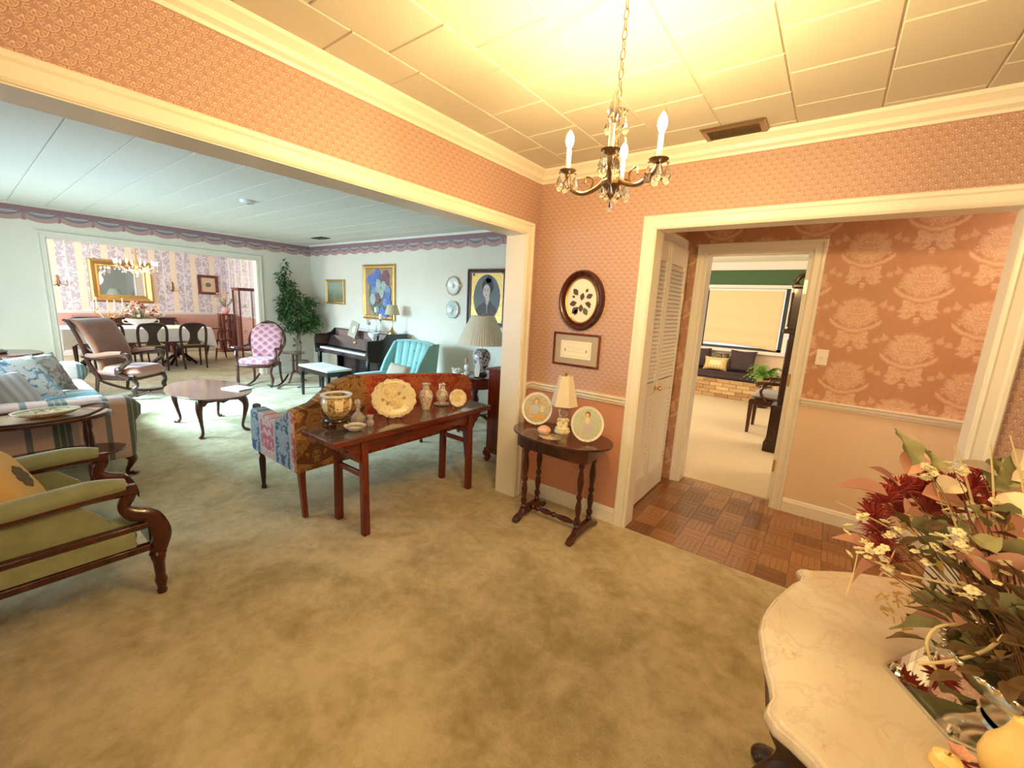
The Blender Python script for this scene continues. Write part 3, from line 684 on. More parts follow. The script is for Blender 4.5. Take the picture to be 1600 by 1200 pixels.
# doily with porcelain rose
t = thing('doily', 'lacy cream doily lying at the front of the oval table', 'doily', (-1.375, 2.275, .6525)); 
d = MB(); pts = [(.072*(1+.08*cos(14*a))*cos(a), .055*(1+.08*cos(14*a))*sin(a)) for a in [2*pi*i/84 for i in range(84)]]; d.prism(pts, .003); d.build('lace', M['creamplate'], t, smooth=0)
t = thing('porcelain_rose', 'pink porcelain rose with green leaves resting on the doily', 'ornament', (-1.42, 2.272, .656)); t.scale = (1.4, 1.4, 1.5)
rp = mat('rose_pink', base=(.82, .52, .42), rough=.4); gl = mat('glazed_leaf', base=(.16, .17, .07), rough=.3)
for ring, (n, rr, zz, s) in enumerate(((5, .022, .018, .020), (5, .013, .026, .016), (3, .006, .032, .012))):
    for k in range(n):
        a = 2*pi*k/n+ring*.5; MB().sheet(lambda u, v: ((rr+s*.5*sin(v*pi))*cos(a+(u-.5)*1.5), (rr+s*.5*sin(v*pi))*sin(a+(u-.5)*1.5), zz-s*.5+v*s*1.4), 6, 5).build('petal', rp, t, solid=.0015)
curve_tube(MB(), [(.01, 0, .015), (.04, .005, .008), (.085, -.01, .004)], .002, 6).build('stem', gl, t)
for x, y, r in ((.055, .012, 20), (.070, -.018, -30), (.045, -.012, -60)): MB().sheet(lambda u, v: (x+u*.032, y+(v-.5)*.018*sin(u*pi), .008+.004*sin(u*pi)), 6, 4, TR()).build('leaf', gl, t, solid=.001)
# framed pictures on the pink wall
def frame_sweep(t, name, prof, w, h, m, bev=0):
    mb = MB(); mb.sweep(prof, [(-w/2, 0, -h/2), (w/2, 0, -h/2), (w/2, 0, h/2), (-w/2, 0, h/2)][::-1], (0, -1, 0), True); return mb.build(name, m, t, smooth=20)
t = thing('oval_picture', 'dark oval frame holding a floral silhouette, high on the pink wall', 'picture', (-1.425, YB-.002, 1.550))
pts = [(x, 0, z) for x, z in oval(.123, .156, 56)][::-1]
f = MB(); f.sweep([(0, 0), (0, .012), (.006, .020), (.016, .016), (.026, .030), (.040, .034), (.050, .022), (.054, 0)], pts, (0, -1, 0), True); f.build('frame', M['mahogz'], t)
f = MB(); f.sweep([(-.008, 0), (-.008, .008), (0, .014), (.002, 0)], pts, (0, -1, 0), True); f.build('gilt_inner_edge', M['gold'], t)
MB().prism(oval(.125, .158, 48), .004, TR(y=0, rx=90)).build('mat_board', mat('ivory_card', base=(.86, .78, .66)), t, smooth=0)
ink = mat('dark_ink', base=(.10, .06, .05), rough=.6); ink2 = mat('green_ink', base=(.12, .13, .06), rough=.6)
random.seed(3)
for x, z, a, s, m in [(-.03, .035, 130, 1.3, ink), (.035, .02, 25, 1.2, ink), (-.035, -.015, 195, 1.3, ink), (.03, -.015, -15, 1.1, ink), (-.02, -.045, 225, 1.5, ink), (.022, -.048, -60, 1.3, ink2), (0, .0, 80, 1.2, ink), (-.05, .02, 160, .6, ink), (.03, .055, 60, .7, ink), (.05, -.035, -20, .6, ink), (0, -.025, -90, 1.2, ink), (-.03, -.058, 250, 1.1, ink2)]:
    s *= 1.35; lf = [(u*.034*s, .011*s*sin(u*pi)*(1+.15*sin(u*25))) for u in [i/12 for i in range(13)]]; lf += [(u*.034*s, -.011*s*sin(u*pi)) for u in [i/12 for i in range(11, 0, -1)]]
    MB().prism(lf, .0008, TR(x, -.0045, z, rx=90) @ TR(rz=a)).build('leaf_print', m, t, smooth=0)
t = thing('framed_motto', 'small mahogany framed card with grey mat below the oval picture', 'picture', (-1.438, YB-.002, 1.202))
frame_sweep(t, 'frame', [(0, 0), (0, .012), (.004, .016), (.014, .012), (.014, 0)], .345, .208, M['redwood'])
MB().box((0, -.004, 0), (.346, .006, .210)).build('mat_board', mat('taupe_card', base=(.42, .35, .26)), t, smooth=0); MB().box((0, -.008, 0), (.245, .003, .125)).build('card', mat('cream_card', base=(.86, .80, .64)), t, smooth=0)
l = MB()
for z in (-.048, .048): l.box((0, -.0098, z), (.215, .0008, .0014))
for x in (-.1075, .1075): l.box((x, -.0098, 0), (.0014, .0008, .096))
for k, (z, w) in enumerate(((.016, .13), (.001, .075), (-.015, .13))):
    x = -w/2
    while x < w/2: ww = random.uniform(.004, .013); l.box((x+ww/2, -.0098, z), (ww, .0008, .0022)); x += ww+.004
l.build('faint_lettering', mat('faded_ink', base=(.50, .42, .30)), t, smooth=0)
for x in (-.085, .085): MB().lathe([(.007, 0), (.004, .006), (.006, .016), (0, .022)], 8, c=(x, -.0095, -.015), sy=.1).build('printed_urn', mat('printed_tan', base=(.45, .2, .15)), t)
# ---------------------------------------------------------------- chandelier
def crystal_mesh(name='crystal_drop', s=1.0):
    mb = MB(); mb.lathe([(0, 0), (.004*s, -.002*s), (.002*s, -.006*s), (0, -.008*s)], 6); mb.lathe([(0, -.008*s), (.004*s, -.016*s), (.0105*s, -.034*s), (.010*s, -.042*s), (.005*s, -.048*s), (0, -.050*s)], 8); return mb
def arm_sconce(t, a, RR, zc, zd, lit, cr=4, ch=.075):
    ca, sa = cos(a), sin(a); P = lambda r, z: (r*ca, r*sa, z)
    arm = MB(); curve_tube(arm, [P(.015, zc), P(.05, zc-.035), P(RR*.62, zc-.050), P(RR*.92, zc-.025), P(RR, zd-.012)], [.008, .0075, .007, .0075, .009], 8, 5)
    curve_tube(arm, [P(RR*.45, zc-.045), P(RR*.40, zc-.010), P(RR*.55, zc+.004), P(RR*.58, zc-.018)], [.004, .0035, .003, .004], 6, 5)
    ar = arm.build('arm', M['dbrass'], t)
    pan = MB(); n = 16; pr = [(0, -.004), (.010, -.008), (.026, -.001), (.030, .004), (.026, .003), (.010, -.002), (0, 0)]; pan.lathe(pr, 28, c=P(RR, zd)); pan.build('drip_pan', M['dbrass'], ar)
    MB().lathe([(.0075, 0), (.0075, ch-.002), (.006, ch), (0, ch)], 12, c=P(RR, zd)).build('candle_sleeve', M['candle'], ar)
    bz = zd+ch
    bp = [(.0055, 0), (.010, .007), (.0145, .020), (.0155, .030), (.0145, .042), (.010, .060), (.0045, .078), (.0012, .088), (0, .0885)]
    if lit:
        MB().lathe([(.004, .002), (.009, .009), (.0128, .020), (.0135, .030), (.0115, .042), (.006, .054), (0, .060)], 16, c=P(RR, bz)).build('glowing_filament', M['bulbglow'], ar)
        MB().lathe(bp, 18, c=P(RR, bz)).build('bulb', M['bulbglass'], ar)
    else: MB().lathe(bp, 18, c=P(RR, bz)).build('bulb', M['bulbclear'], ar)
    for k in range(cr):
        an = a+pi*.25+2*pi*k/cr; o = crystal_mesh(s=1.35).build('crystal_drop', M['crystal'], ar, smooth=0); o.location = (RR*ca+.028*cos(an), RR*sa+.028*sin(an), zd-.002)
M['bulbglow'] = mat('lit_bulb', base=(1, .8, .5), em=(1, .70, .33), ems=BULB)
def thin_glass(name, tint, op):
    m = bpy.data.materials.new(name); m.use_nodes = True; nt = m.node_tree; nt.nodes.clear(); o = nt.nodes.new('ShaderNodeOutputMaterial'); mx = nt.nodes.new('ShaderNodeMixShader'); a = nt.nodes.new('ShaderNodeBsdfTransparent'); b = nt.nodes.new('ShaderNodeBsdfGlossy')
    a.inputs[0].default_value = (*tint, 1); b.inputs['Roughness'].default_value = .05; mx.inputs[0].default_value = op
    nt.links.new(a.outputs[0], mx.inputs[1]); nt.links.new(b.outputs[0], mx.inputs[2]); nt.links.new(mx.outputs[0], o.inputs[0]); return m
M['bulbglass'] = thin_glass('bulb_envelope', (1, .96, .85), .12); M['bulbclear'] = thin_glass('unlit_bulb', (.96, .88, .80), .42); M['tglass'] = thin_glass('thin_clear_glass', (.97, .97, .95), .14)
CHX, CHY = -.625, 1.302; CK = .94
t = thing('chandelier', 'small brass and crystal candle chandelier hanging over the foyer', 'chandelier', (CHX, CHY, .0894)); t.scale = (CK, CK, CK)
c = MB(); c.lathe([(0, 1.862), (.006, 1.866), (.012, 1.874), (.007, 1.884), (.018, 1.893), (.034, 1.905), (.036, 1.915), (.024, 1.925), (.028, 1.938), (.022, 1.965), (.010, 1.972), (.008, 1.985), (0, 1.986)], 20); c.build('body', M['dbrass'], t)
c = MB(); c.lathe([(.006, 1.985), (.012, 2.0), (.007, 2.015), (.013, 2.035), (.008, 2.06), (.011, 2.085), (.006, 2.12), (.006, 2.14), (0, 2.16)], 10); c.build('crystal_column', M['crystal'], t, smooth=0)
c = MB(); c.lathe([(.0035, 1.98), (.0035, 2.17)], 8); c.build('rod', M['brass'], t)
crown = MB()
for k in range(14):
    a = 2*pi*k/14; crown.tube([(.008*cos(a), .008*sin(a), 2.118), (.024*cos(a), .024*sin(a), 2.132), (.033*cos(a), .033*sin(a), 2.126)], [.003, .0035, .0045], 6)
crown.build('crystal_rosette', M['crystal'], t)
for a, z, lit in ((-68, 1.952, False), (-14, 1.945, True), (104, 1.962, True), (180, 1.972, True)): arm_sconce(t, R(a), .174, 1.940, z, lit)
for k in range(5):
    a = k*1.257; o = crystal_mesh().build('crystal_drop', M['crystal'], t, smooth=0); o.location = (.030*cos(a), .030*sin(a), 1.912)
for k in range(4):
    a = k*1.57+.4; o = crystal_mesh(s=1.2).build('crystal_drop', M['crystal'], t, smooth=0); o.location = (.028*cos(a), .028*sin(a), 2.12)
o = crystal_mesh().build('crystal_drop', M['crystal'], t, smooth=0); o.location = (0, 0, 1.866)
lk = MB(); lk.tube([(.0075*cos(a)*1.0, 0, .017*sin(a)) for a in [2*pi*i/16 for i in range(16)]], .0019, 6, closed=True); l0 = lk.build('chain_link', M['dbrass'], t)
for k in range(12):
    o = l0 if k == 0 else l0.copy()
    if k: COL.objects.link(o); o.parent = t
    o.location = (0, 0, 2.183+.0282*k); o.rotation_euler = (0, 0, R(90*(k % 2)))
MB().lathe([(0, 0), (.02, -.002), (.035, -.008), (.034, -.0), (.0, .0)], 20, c=(0, 0, 2.500)).build('ceiling_canopy', M['dbrass'], t)
# ---------------------------------------------------------------- marble-top table
MC = (.50, 1.16)
half = [(.30, 1.635), (.23, 1.603), (.162, 1.570), (.095, 1.522), (.050, 1.484), (.032, 1.480), (.024, 1.462), (.036, 1.432), (.034, 1.408), (.016, 1.370), (.002, 1.320), (-.016, 1.262), (-.028, 1.200), (-.033, 1.150), (-.031, 1.095), (-.013, 1.007), (.007, .941), (.014, .902), (.009, .880), (.008, .856), (.026, .832), (.052, .822), (.080, .806), (.11, .775), (.16, .735), (.24, .700)]
full = [(x-MC[0], y-MC[1]) for x, y in half]; full = full+[(-x, -y) for x, y in full]
t = thing('marble_table', 'Victorian table with scalloped marble top in the right foreground', 'table', (MC[0], MC[1], 0))
def ring(scale, z): return [(x*scale, y*scale, z) for x, y in full]
mb = MB(); N = len(full); lv = [(.965, .716), (.985, .718), (.998, .724), (1.0, .733), (.992, .742), (.984, .7425), (.978, .748), (.965, .750)]
for s, z in lv: mb.v += ring(s, z)
for i in range(len(lv)-1): mb.f += [(i*N+k, i*N+(k+1) % N, (i+1)*N+(k+1) % N, (i+1)*N+k) for k in range(N)]
mb.f += [tuple(range(N-1, -1, -1)), tuple((len(lv)-1)*N+k for k in range(N))]
mb.build('marble_top', M['marble'], t, smooth=50)
mb = MB(); lv = [(.90, .60), (.955, .62), (.93, .66), (.95, .70), (.93, .715)]
for i, (s, z) in enumerate(lv): mb.v += [(x*(s+.012*sin(k*2.1)*(i < 3)), y*(s+.012*sin(k*2.1)*(i < 3)), z-(.03*abs(sin(k*.55)) if i == 0 else 0)) for k, (x, y, _) in enumerate(ring(1, 0))]
for i in range(len(lv)-1): mb.f += [(i*N+k, i*N+(k+1) % N, (i+1)*N+(k+1) % N, (i+1)*N+k) for k in range(N)]
mb.f += [tuple(range(N-1, -1, -1)), tuple((len(lv)-1)*N+k for k in range(N))]; mb.build('carved_apron', M['darkwood'], t)
for sx, sy in ((-1, -1), (-1, 1), (1, -1), (1, 1)):
    mb = MB(); dx, dy = sx*.72, sy*.69
    curve_tube(mb, [(sx*.40, sy*.27, .64), (sx*.46, sy*.31, .54), (sx*.42, sy*.28, .38), (sx*.30, sy*.2, .24), (sx*.34, sy*.24, .10), (sx*.45, sy*.32, .03)], [.05, .055, .04, .035, .03, .04], 10, 5); mb.ell((sx*.46, sy*.33, .025), (.045, .045, .025)); mb.build('carved_leg', M['darkwood'], t)
mb = MB(); curve_tube(mb, [(-.30, -.2, .24), (0, 0, .28), (.30, .2, .24)], .025); curve_tube(mb, [(-.30, .2, .24), (0, 0, .28), (.30, -.2, .24)], .025); mb.lathe([(0, .22), (.05, .25), (.06, .29), (.03, .33), (.035, .38), (0, .42)], 14); mb.build('stretcher', M['darkwood'], t)
# mirror tray
t = thing('mirror_tray', 'six-sided mirrored glass tray reflecting the flowers on the marble top', 'tray', (.360, 1.145, .7505), 0)
hx = lambda r: [(r*cos(R(60*k)), r*sin(R(60*k))) for k in range(6)]
MB().prism(hx(.155), .006).build('mirror_glass', M['mirror'], t, smooth=0)
bv = MB(); bv.sweep([(0, 0), (0, .0075), (.018, .0095), (.019, .0062)], [(x, y, 0) for x, y in hx(.160)], (0, 0, 1), True); bv.build('bevelled_edge', M['tglass'], t, smooth=10)
for k in (2, 3, 4, 5): x, y = hx(.138)[k]; q = MB(); q.tube([(x-.010, y-.010, .010), (x-.004, y+.002, .013), (x+.004, y+.002, .014), (x+.008, y+.012, .010)], [.003, .006, .006, .003], 6); q.build('silver_mount', M['silver'], t)
# silver bowl that holds the flowers
BX, BY = .415, 1.130
t = thing('silver_bowl', 'footed silver bowl with beaded rim holding the dried flowers', 'bowl', (BX, BY, .762)); t.scale = (1.25, 1.25, 1.1)
MB().lathe([(0, 0), (.055, 0), (.058, .006), (.035, .014), (.030, .024), (.06, .036), (.095, .062), (.112, .095), (.110, .10), (.104, .097), (.088, .066), (.05, .042), (0, .038)], 40).build('bowl', M['silver'], t)
bd = MB()
for k in range(44): a = 2*pi*k/44; bd.ell((.113*cos(a), .113*sin(a), .1), .006, 6, 4)
bd.build('beaded_rim', M['silver'], t)
# dried and silk flower arrangement; every bloom, leaf and twig a part
t = FA = thing('flower_arrangement', 'large dried and silk flower arrangement in burgundy, pink and sage', 'flowers', (BX, BY, .84))
burg = mat('burgundy_petal', lambda g: g.mix(g.noise(30, 2), (.20, .012, .012), (.50, .07, .05)), rough=.7); pinkp = mat('pink_leaf', lambda g: g.mix(g.noise(14, 2), (.62, .26, .18), (.80, .48, .36)), rough=.6)
cream = mat('cream_blossom', base=(.88, .78, .50), rough=.7); sageL = mat('sage_leaf', lambda g: g.mix(g.noise(12, 3), (.16, .17, .07), (.50, .46, .24)), rough=.7); dkl = mat('dark_leaf', lambda g: g.mix(g.noise(20, 2), (.07, .035, .012), (.20, .12, .045)), rough=.7)
straw = mat('straw_stem', base=(.72, .58, .30), rough=.8); brn = mat('brown_twig', base=(.20, .09, .03), rough=.8); pearlp = mat('pale_petal', base=(.86, .74, .56), rough=.6)
def leafmesh(L, Wd, curl=.3, wav=0, n=8):
    def fn(u, v): w = Wd*sin(min(1, u*1.05)*pi)**.75*(1-.25*u); s = v-.5; return (u*L, s*w, curl*L*(u*u)*-.5+abs(s)*w*.5+wav*Wd*sin(u*14)*abs(s))
    return MB().sheet(fn, n, 4)
def put(o, p, az, el, roll=0):
    o.location = p; o.rotation_euler = (Matrix.Rotation(az, 3, 'Z') @ Matrix.Rotation(-el, 3, 'Y') @ Matrix.Rotation(roll, 3, 'X')).to_euler(); return o
protoF = {}
def inst(key, mk, p, az, el, roll=0, s=1):
    if key not in protoF: o = mk(); protoF[key] = o
    else: o = protoF[key].copy(); COL.objects.link(o); o.parent = FA
    put(o, p, az, el, roll); o.scale = (s, s, s); return o
def camaz(): return atan2(0-BY, 0-BX)
from_cam = Vector((0, 0, 1.4893))
def pxray(px, py, dist):     # where a bloom sits: picture direction at a true distance, converted once to room coordinates
    f, yaw, pitch, roll, h = 650.64, .6440, -.1853, .0518, 1.4893
    F = Vector((-sin(yaw)*cos(pitch), cos(yaw)*cos(pitch), sin(pitch))); r = Vector((cos(yaw), sin(yaw), 0)); u = r.cross(F)
    r2 = r*cos(roll)+u*sin(roll); u2 = -r*sin(roll)+u*cos(roll); d = F+r2*(px-800)/f-u2*(py-600)/f
    return Vector((0, 0, h))+d*dist-Vector((BX, BY, .84))
def stem_to(p, m=brn, r=.0016, base=None):
    b = Vector(base or (p.x*.12, p.y*.12, -.03)); mid = (b+p)*.5+Vector((p.x, p.y, 0))*-.08+Vector((0, 0, .02)); return curve_tube(MB(), [b, mid, p], [r*1.3, r, r*.8], 5, 4).build('stem', m, FA)
def outdir(p): v = Vector((p.x, p.y, p.z+.02)); return atan2(v.y, v.x), atan2(v.z, sqrt(v.x**2+v.y**2))
random.seed(11)
def blossom():
    mb = MB()
    for k in range(5): a = k*1.257; mb.ell((.006*cos(a), .006*sin(a), .001), (.0055, .0045, .002), 6, 4)
    mb.ell((0, 0, .003), .002, 6, 4); return mb.build('small_blossom', cream, FA)
def spiky():
    mb = MB()
    for k in range(64):
        a = random.uniform(0, 6.28); e = random.uniform(-.3, 1.45); L = random.uniform(.032, .050); d = Vector((cos(a)*cos(e), sin(a)*cos(e), sin(e))); mb.tube([d*.004, d*L*.6+Vector((0, 0, .004)), d*L], [.0034, .0052, .0010], 4, flat=.35)
    return mb.build('spiky_bloom', burg, FA)
# burgundy dahlia-like blooms along the upper left edge of the bouquet
for px, py, D, s in ((1385, 785, 1.03, 1.1), (1405, 770, 1.06, 1.1), (1430, 775, 1.06, 1.2), (1455, 762, 1.08, 1.2), (1480, 768, 1.08, 1.2), (1368, 808, 1.02, 1.0), (1375, 830, 1.02, 1.0), (1500, 780, 1.10, 1.2), (1520, 765, 1.10, 1.1), (1450, 800, 1.08, 1.1), (1545, 795, 1.12, 1.1), (1385, 855, 1.0, 1.0), (1408, 800, 1.06, 1.0), (1475, 800, 1.1, 1.1), (1535, 740, 1.1, .8), (1395, 880, 1.0, .8)):
    p = pxray(px, py, D); az, el = outdir(p); inst('spk', spiky, p, az, el-1.2, 0, s); stem_to(p)
# dark leafy mass in the middle
for k in range(110):
    a = random.uniform(0, 6.28); e = random.uniform(.0, 1.35); rr = random.uniform(.04, .185); p = Vector((cos(a)*cos(e)*rr, sin(a)*cos(e)*rr, .02+sin(e)*rr*1.0)); inst('dk', lambda: leafmesh(.055, .026, .4, .1).build('dark_leaf', dkl, FA), p, a+random.uniform(-.5, .5), e*.6, random.uniform(-1, 1), random.uniform(.8, 1.3))
# pink silk leaves
for px, py, D, az, el, s, rl in ((1388, 775, 1.0, 3.0, .1, 1.2, .8), (1440, 772, 1.02, 0.5, .0, 1.3, .6), (1418, 742, 1.05, 1.2, .9, 1.1, .3), (1375, 880, .98, 3.9, -.3, 1.1, 1.2), (1370, 862, .98, 2.8, .1, 1.0, .9), (1405, 760, 1.04, 2.2, .4, 1.0, .5)):
    inst('pk', lambda: leafmesh(.085, .06, .5).build('pink_leaf', pinkp, FA), pxray(px, py, D), az, el, rl, s)
for px, py, D, az, el, s, rl, nm in ((1536, 872, .86, .4, -.15, 1.0, -.9, 'o'), (1580, 915, .84, .6, -.3, .9, -.7, 'p')):
    inst('big'+nm, lambda: leafmesh(.11, .075, .6).build('large_petal', pinkp if nm == 'o' else pearlp, FA), pxray(px, py, D), az, el, rl, s)
# sage and cream variegated leaves
for px, py, D, az, el, s, rl in ((1405, 815, .98, .5, -.2, 1.5, -.7), (1428, 840, .97, 0.2, -.4, 1.3, -.6), (1425, 728, 1.02, 2.0, 1.0, 1.3, .4), (1455, 735, 1.04, 1.4, .5, 1.2, .5), (1425, 925, .92, .3, -.5, 1.7, -.8), (1445, 945, .90, .1, -.4, 1.4, -.8), (1460, 1010, .86, .5, -.1, 1.6, -.7), (1500, 1020, .85, .2, -.2, 1.5, -.8), (1550, 768, 1.02, 1.2, .8, 1.5, .5), (1575, 760, 1.0, .8, .7, 1.6, .6), (1520, 950, .85, .5, .1, 1.9, -1.0), (1560, 965, .84, .2, .1, 1.8, -.9), (1590, 790, 1.0, .2, .4, 1.4, .4), (1530, 855, .90, .4, .1, 1.3, -.8), (1585, 1000, .84, .6, -.4, 1.5, -.8), (1545, 1010, .84, .9, -.4, 1.2, -.8), (1480, 985, .87, 3.2, -.2, 1.2, .8)):
    inst('sg', lambda: leafmesh(.078, .060, .5, .12, 12).build('sage_leaf', sageL, FA), pxray(px, py, D), az, el, rl, s)
# pale large petals at the right edge
for px, py, D, az, el in ((1560, 745, 1.0, 2.6, .3), (1580, 750, 1.0, .4, .2), (1568, 770, .99, -1.2, -.3), (1590, 735, 1.0, 1.2, .7), (1465, 768, 1.0, .8, .4), (1598, 830, .98, .5, 0)):
    inst('pp', lambda: leafmesh(.078, .062, .4).build('pale_petal', pearlp, FA), pxray(px, py, D), az, el, .5)
# extra filler leaves through the heart of the bouquet
random.seed(31)
for k in range(60):
    px = random.uniform(1395, 1600); py = random.uniform(800, 1015) if px > 1450 else random.uniform(790, 900); D = random.uniform(.90, 1.0)-.10*(py-800)/215
    key = random.choice(['dk', 'dk', 'sg', 'pk', 'sg2']); mk = {'sg2': (lambda: leafmesh(.060, .038, .6, .2, 12).build('ochre_leaf', mat('ochre_leaf', base=(.46, .30, .09), rough=.7), FA))}.get(key)
    inst(key, mk, pxray(px, py, D), random.uniform(0, 6.28), random.uniform(-.6, .9), random.uniform(-1.2, 1.2), random.uniform(.7, 1.15))
# little cream blossom clusters
for px, py, D, n in ((1372, 862, .96, 5), (1340, 865, .98, 4), (1338, 832, 1.0, 4), (1350, 810, 1.0, 3), (1485, 840, .88, 7), (1470, 855, .88, 6), (1500, 858, .88, 5), (1525, 905, .84, 5), (1520, 925, .84, 5), (1445, 730, 1.0, 6), (1455, 740, 1.0, 5), (1490, 735, 1.0, 5), (1385, 890, .95, 5), (1480, 800, .98, 4), (1510, 800, .98, 4), (1560, 800, .96, 4), (1400, 830, .97, 3), (1590, 900, .82, 4), (1440, 865, .92, 4)):
    c0 = pxray(px, py, D)
    for k in range(n):
        p = c0+Vector((random.gauss(0, .011), random.gauss(0, .011), random.gauss(0, .011))); inst('bl', blossom, p, random.uniform(0, 6), random.uniform(-.4, .4), random.uniform(-.8, .8), random.uniform(.8, 1.25)); 
    stem_to(c0, brn, .0012)
# long straw-coloured grasses and dark twigs
for (x0, y0, D0), (x1, y1, D1), m, r in (((1305, 783, .98), (1400, 830, 1.0), straw, .0017), ((1430, 680, 1.05), (1475, 800, 1.0), straw, .0013), ((1492, 698, 1.02), (1523, 800, 1.0), straw, .0026), ((1547, 695, 1.0), (1553, 820, .98), straw, .0022), ((1578, 680, .98), (1600, 770, .96), straw, .0020), ((1420, 768, 1.0), (1475, 850, .95), brn, .0016), ((1340, 865, .97), (1322, 930, .95), straw, .0015), ((1408, 896, .90), (1545, 928, .84), straw, .0028), ((1470, 760, 1.0), (1520, 900, .9), straw, .0024), ((1398, 860, .96), (1375, 900, .94), pinkp, .002), ((1500, 760, 1.0), (1530, 880, .9), brn, .002), ((1540, 780, 1.0), (1545, 900, .88), brn, .0016)):
    curve_tube(MB(), [pxray(x0, y0, D0), pxray((x0+x1)/2+2, (y0+y1)/2, (D0+D1)/2), pxray(x1, y1, D1)], [r*.7, r, r*1.2], 6, 5).build('dried_grass', m, FA)
curve_tube(MB(), [pxray(*q) for q in ((1500, 974, .84), (1465, 980, .83), (1449, 1000, .82), (1452, 1025, .82), (1462, 1045, .83))], .0026, 6, 5).build('curled_reed', straw, FA)
curve_tube(MB(), [pxray(*q) for q in ((1435, 1037, .82), (1490, 1032, .80), (1535, 1018, .79), (1558, 1003, .78), (1568, 993, .78))], .0032, 6, 5).build('curled_reed', straw, FA)
for k in range(34):   # fine ochre filler at the lower left of the bouquet
    c0 = pxray(random.uniform(1375, 1445), random.uniform(905, 985), random.uniform(.93, .98)); q = c0+Vector((random.uniform(-.02, .02), random.uniform(-.02, .02), random.uniform(-.02, .015)))
    MB().tube([c0, q], [.0012, .0026], 4).build('ochre_filler', mat_ochre if 'mat_ochre' in globals() else globals().setdefault('mat_ochre', mat('ochre_filler', base=(.62, .42, .14), rough=.8)), FA)
# pear, berries and pink blossom by the tray
t = thing('pear', 'yellow artificial pear in the bottom right corner of the marble table', 'fruit', (.338, .953, .752), 0); t.scale = (.84, .84, 1.06)
pm = mat('pear_skin', lambda g: g.mix(g.noise(22, 3), (.78, .52, .14), (.92, .72, .34)), rough=.4)
MB().lathe([(0, 0), (.022, .003), (.040, .022), (.046, .045), (.040, .070), (.024, .092), (.018, .108), (.015, .122), (.006, .128), (0, .126)], 26).build('body', pm, t); curve_tube(MB(), [(0, 0, .124), (.002, 0, .138), (.006, .002, .147)], .0025, 6).build('stalk', brn, t)
for i, (x, y, r, lab) in enumerate(((.262, .918, .022, 'small peach beside the pear at the bottom edge of the marble'), (.300, .893, .021, 'small peach nearest the corner of the picture below the pear'))):
    t = thing('peach', lab, 'fruit', (x, y, .751)); MB().lathe([(0, r*.1), (r*.5, 0), (r, r*.8), (r*.85, r*1.5), (r*.3, r*1.85), (0, r*1.7)], 20).build('body', pm, t); MB().tube([(0, 0, r*1.7), (.002, 0, r*2)], .0015, 5).build('stalk', brn, t)
t = thing('blossom_sprig', 'pink and burgundy blossom sprig lying beside the mirror tray', 'flowers', (.285, .955, .754))
for k in range(5): a = k*1.257; put(leafmesh(.022, .019, -.5).build('petal', pinkp, t), (0, 0, .014), a, .3)
for k in range(14): a = random.uniform(-2.2, .6); MB().tube([(0, 0, .006), (random.uniform(.02, .05)*cos(a), random.uniform(.02, .05)*sin(a), random.uniform(.004, .02))], [.0018, .003], 5).build('filament', burg if k % 2 else pinkp, t)
# ================================================================ LIVING ROOM
# console table behind the sofa (top 0.672 high)
CTX, CTY, CTZ = -2.33, 1.893, .672
t = thing('console_table', 'long red wood console table with glass top behind the damask sofa', 'table', (CTX, CTY, 0))
MB().box((0, 0, .651), (.37, 1.385, .034)).build('tabletop', M['redwood'], t, bevel=.003)
MB().box((0, 0, .670), (.366, 1.380, .004)).build('glass_top', mat('brown_glass_top', base=(.12, .085, .07), rough=.05, coat=1), t, smooth=0)
for sx in (-1, 1):
    a = MB(); pr = [(-.60, 0), (-.60, .025), (-.575, .045), (-.57, .075), (-.545, .085), (-.53, .12), (-.50, .145), (-.475, .135), (-.455, .09), (-.44, .075), (0, .072)]
    q = [(x, -z) for x, z in pr]+[(-x, -z) for x, z in pr[-2::-1]]; a.prism(q, .016, TR(sx*.142-.008, 0, .634, rx=90, rz=90)); a.build('carved_apron', M['redwood'], t, bevel=.003)
MB().box((0, -.60, .605), (.27, .016, .06)).box((0, .60, .605), (.27, .016, .06)).build('end_apron', M['redwood'], t, bevel=.002)
for sx in (-1, 1):
    for sy in (-1, 1): MB().taper((sx*.155, sy*.475, 0), (sx*.145, sy*.475, .634), .046, .044).build('leg', M['redwoodz'], t, bevel=.006)
for sy in (-1, 1):
    for z in (.40, .49): MB().box((0, sy*.475, z), (.27, .022, .034)).build('stretcher', M['redwood'], t, bevel=.003)
Z = CTZ+.001
def top_at(x, y): return (x, y, Z)
# items on the console (positions measured on the table top)
t = thing('fishbowl_planter', 'gilt and white painted porcelain fishbowl on a carved dark stand', 'bowl', (-2.42, 1.385, Z+.060), 20)
MB().lathe([(0, 0), (.045, 0), (.052, .012), (.080, .045), (.093, .085), (.092, .115), (.084, .135), (.080, .140), (.090, .146), (.092, .152), (.080, .155), (.070, .150), (.074, .135), (.084, .10), (.070, .04), (0, .012)], 36).build('bowl', M['jar'], t)
MB().lathe([(.084, .139), (.095, .146), (.096, .154), (.088, .158), (.071, .154), (.069, .148), (.078, .141)], 36).build('rim', M['porc'], t)
t = thing('carved_stand', 'dark carved wooden stand under the gilt fishbowl', 'stand', (-2.42, 1.385, Z+.006))
s = MB(); s.lathe([(0, .036), (.075, .036), (.080, .045), (.075, .054), (.050, .053), (0, .050)], 24); s.build('ring', M['darkwood'], t)
for k in range(5): a = k*1.257+.3; l = MB(); curve_tube(l, [(.06*cos(a), .06*sin(a), .045), (.085*cos(a), .085*sin(a), .032), (.062*cos(a), .062*sin(a), .012), (.078*cos(a), .078*sin(a), .004)], [.010, .011, .008, .009], 6, 4); l.build('foot', M['darkwood'], t)
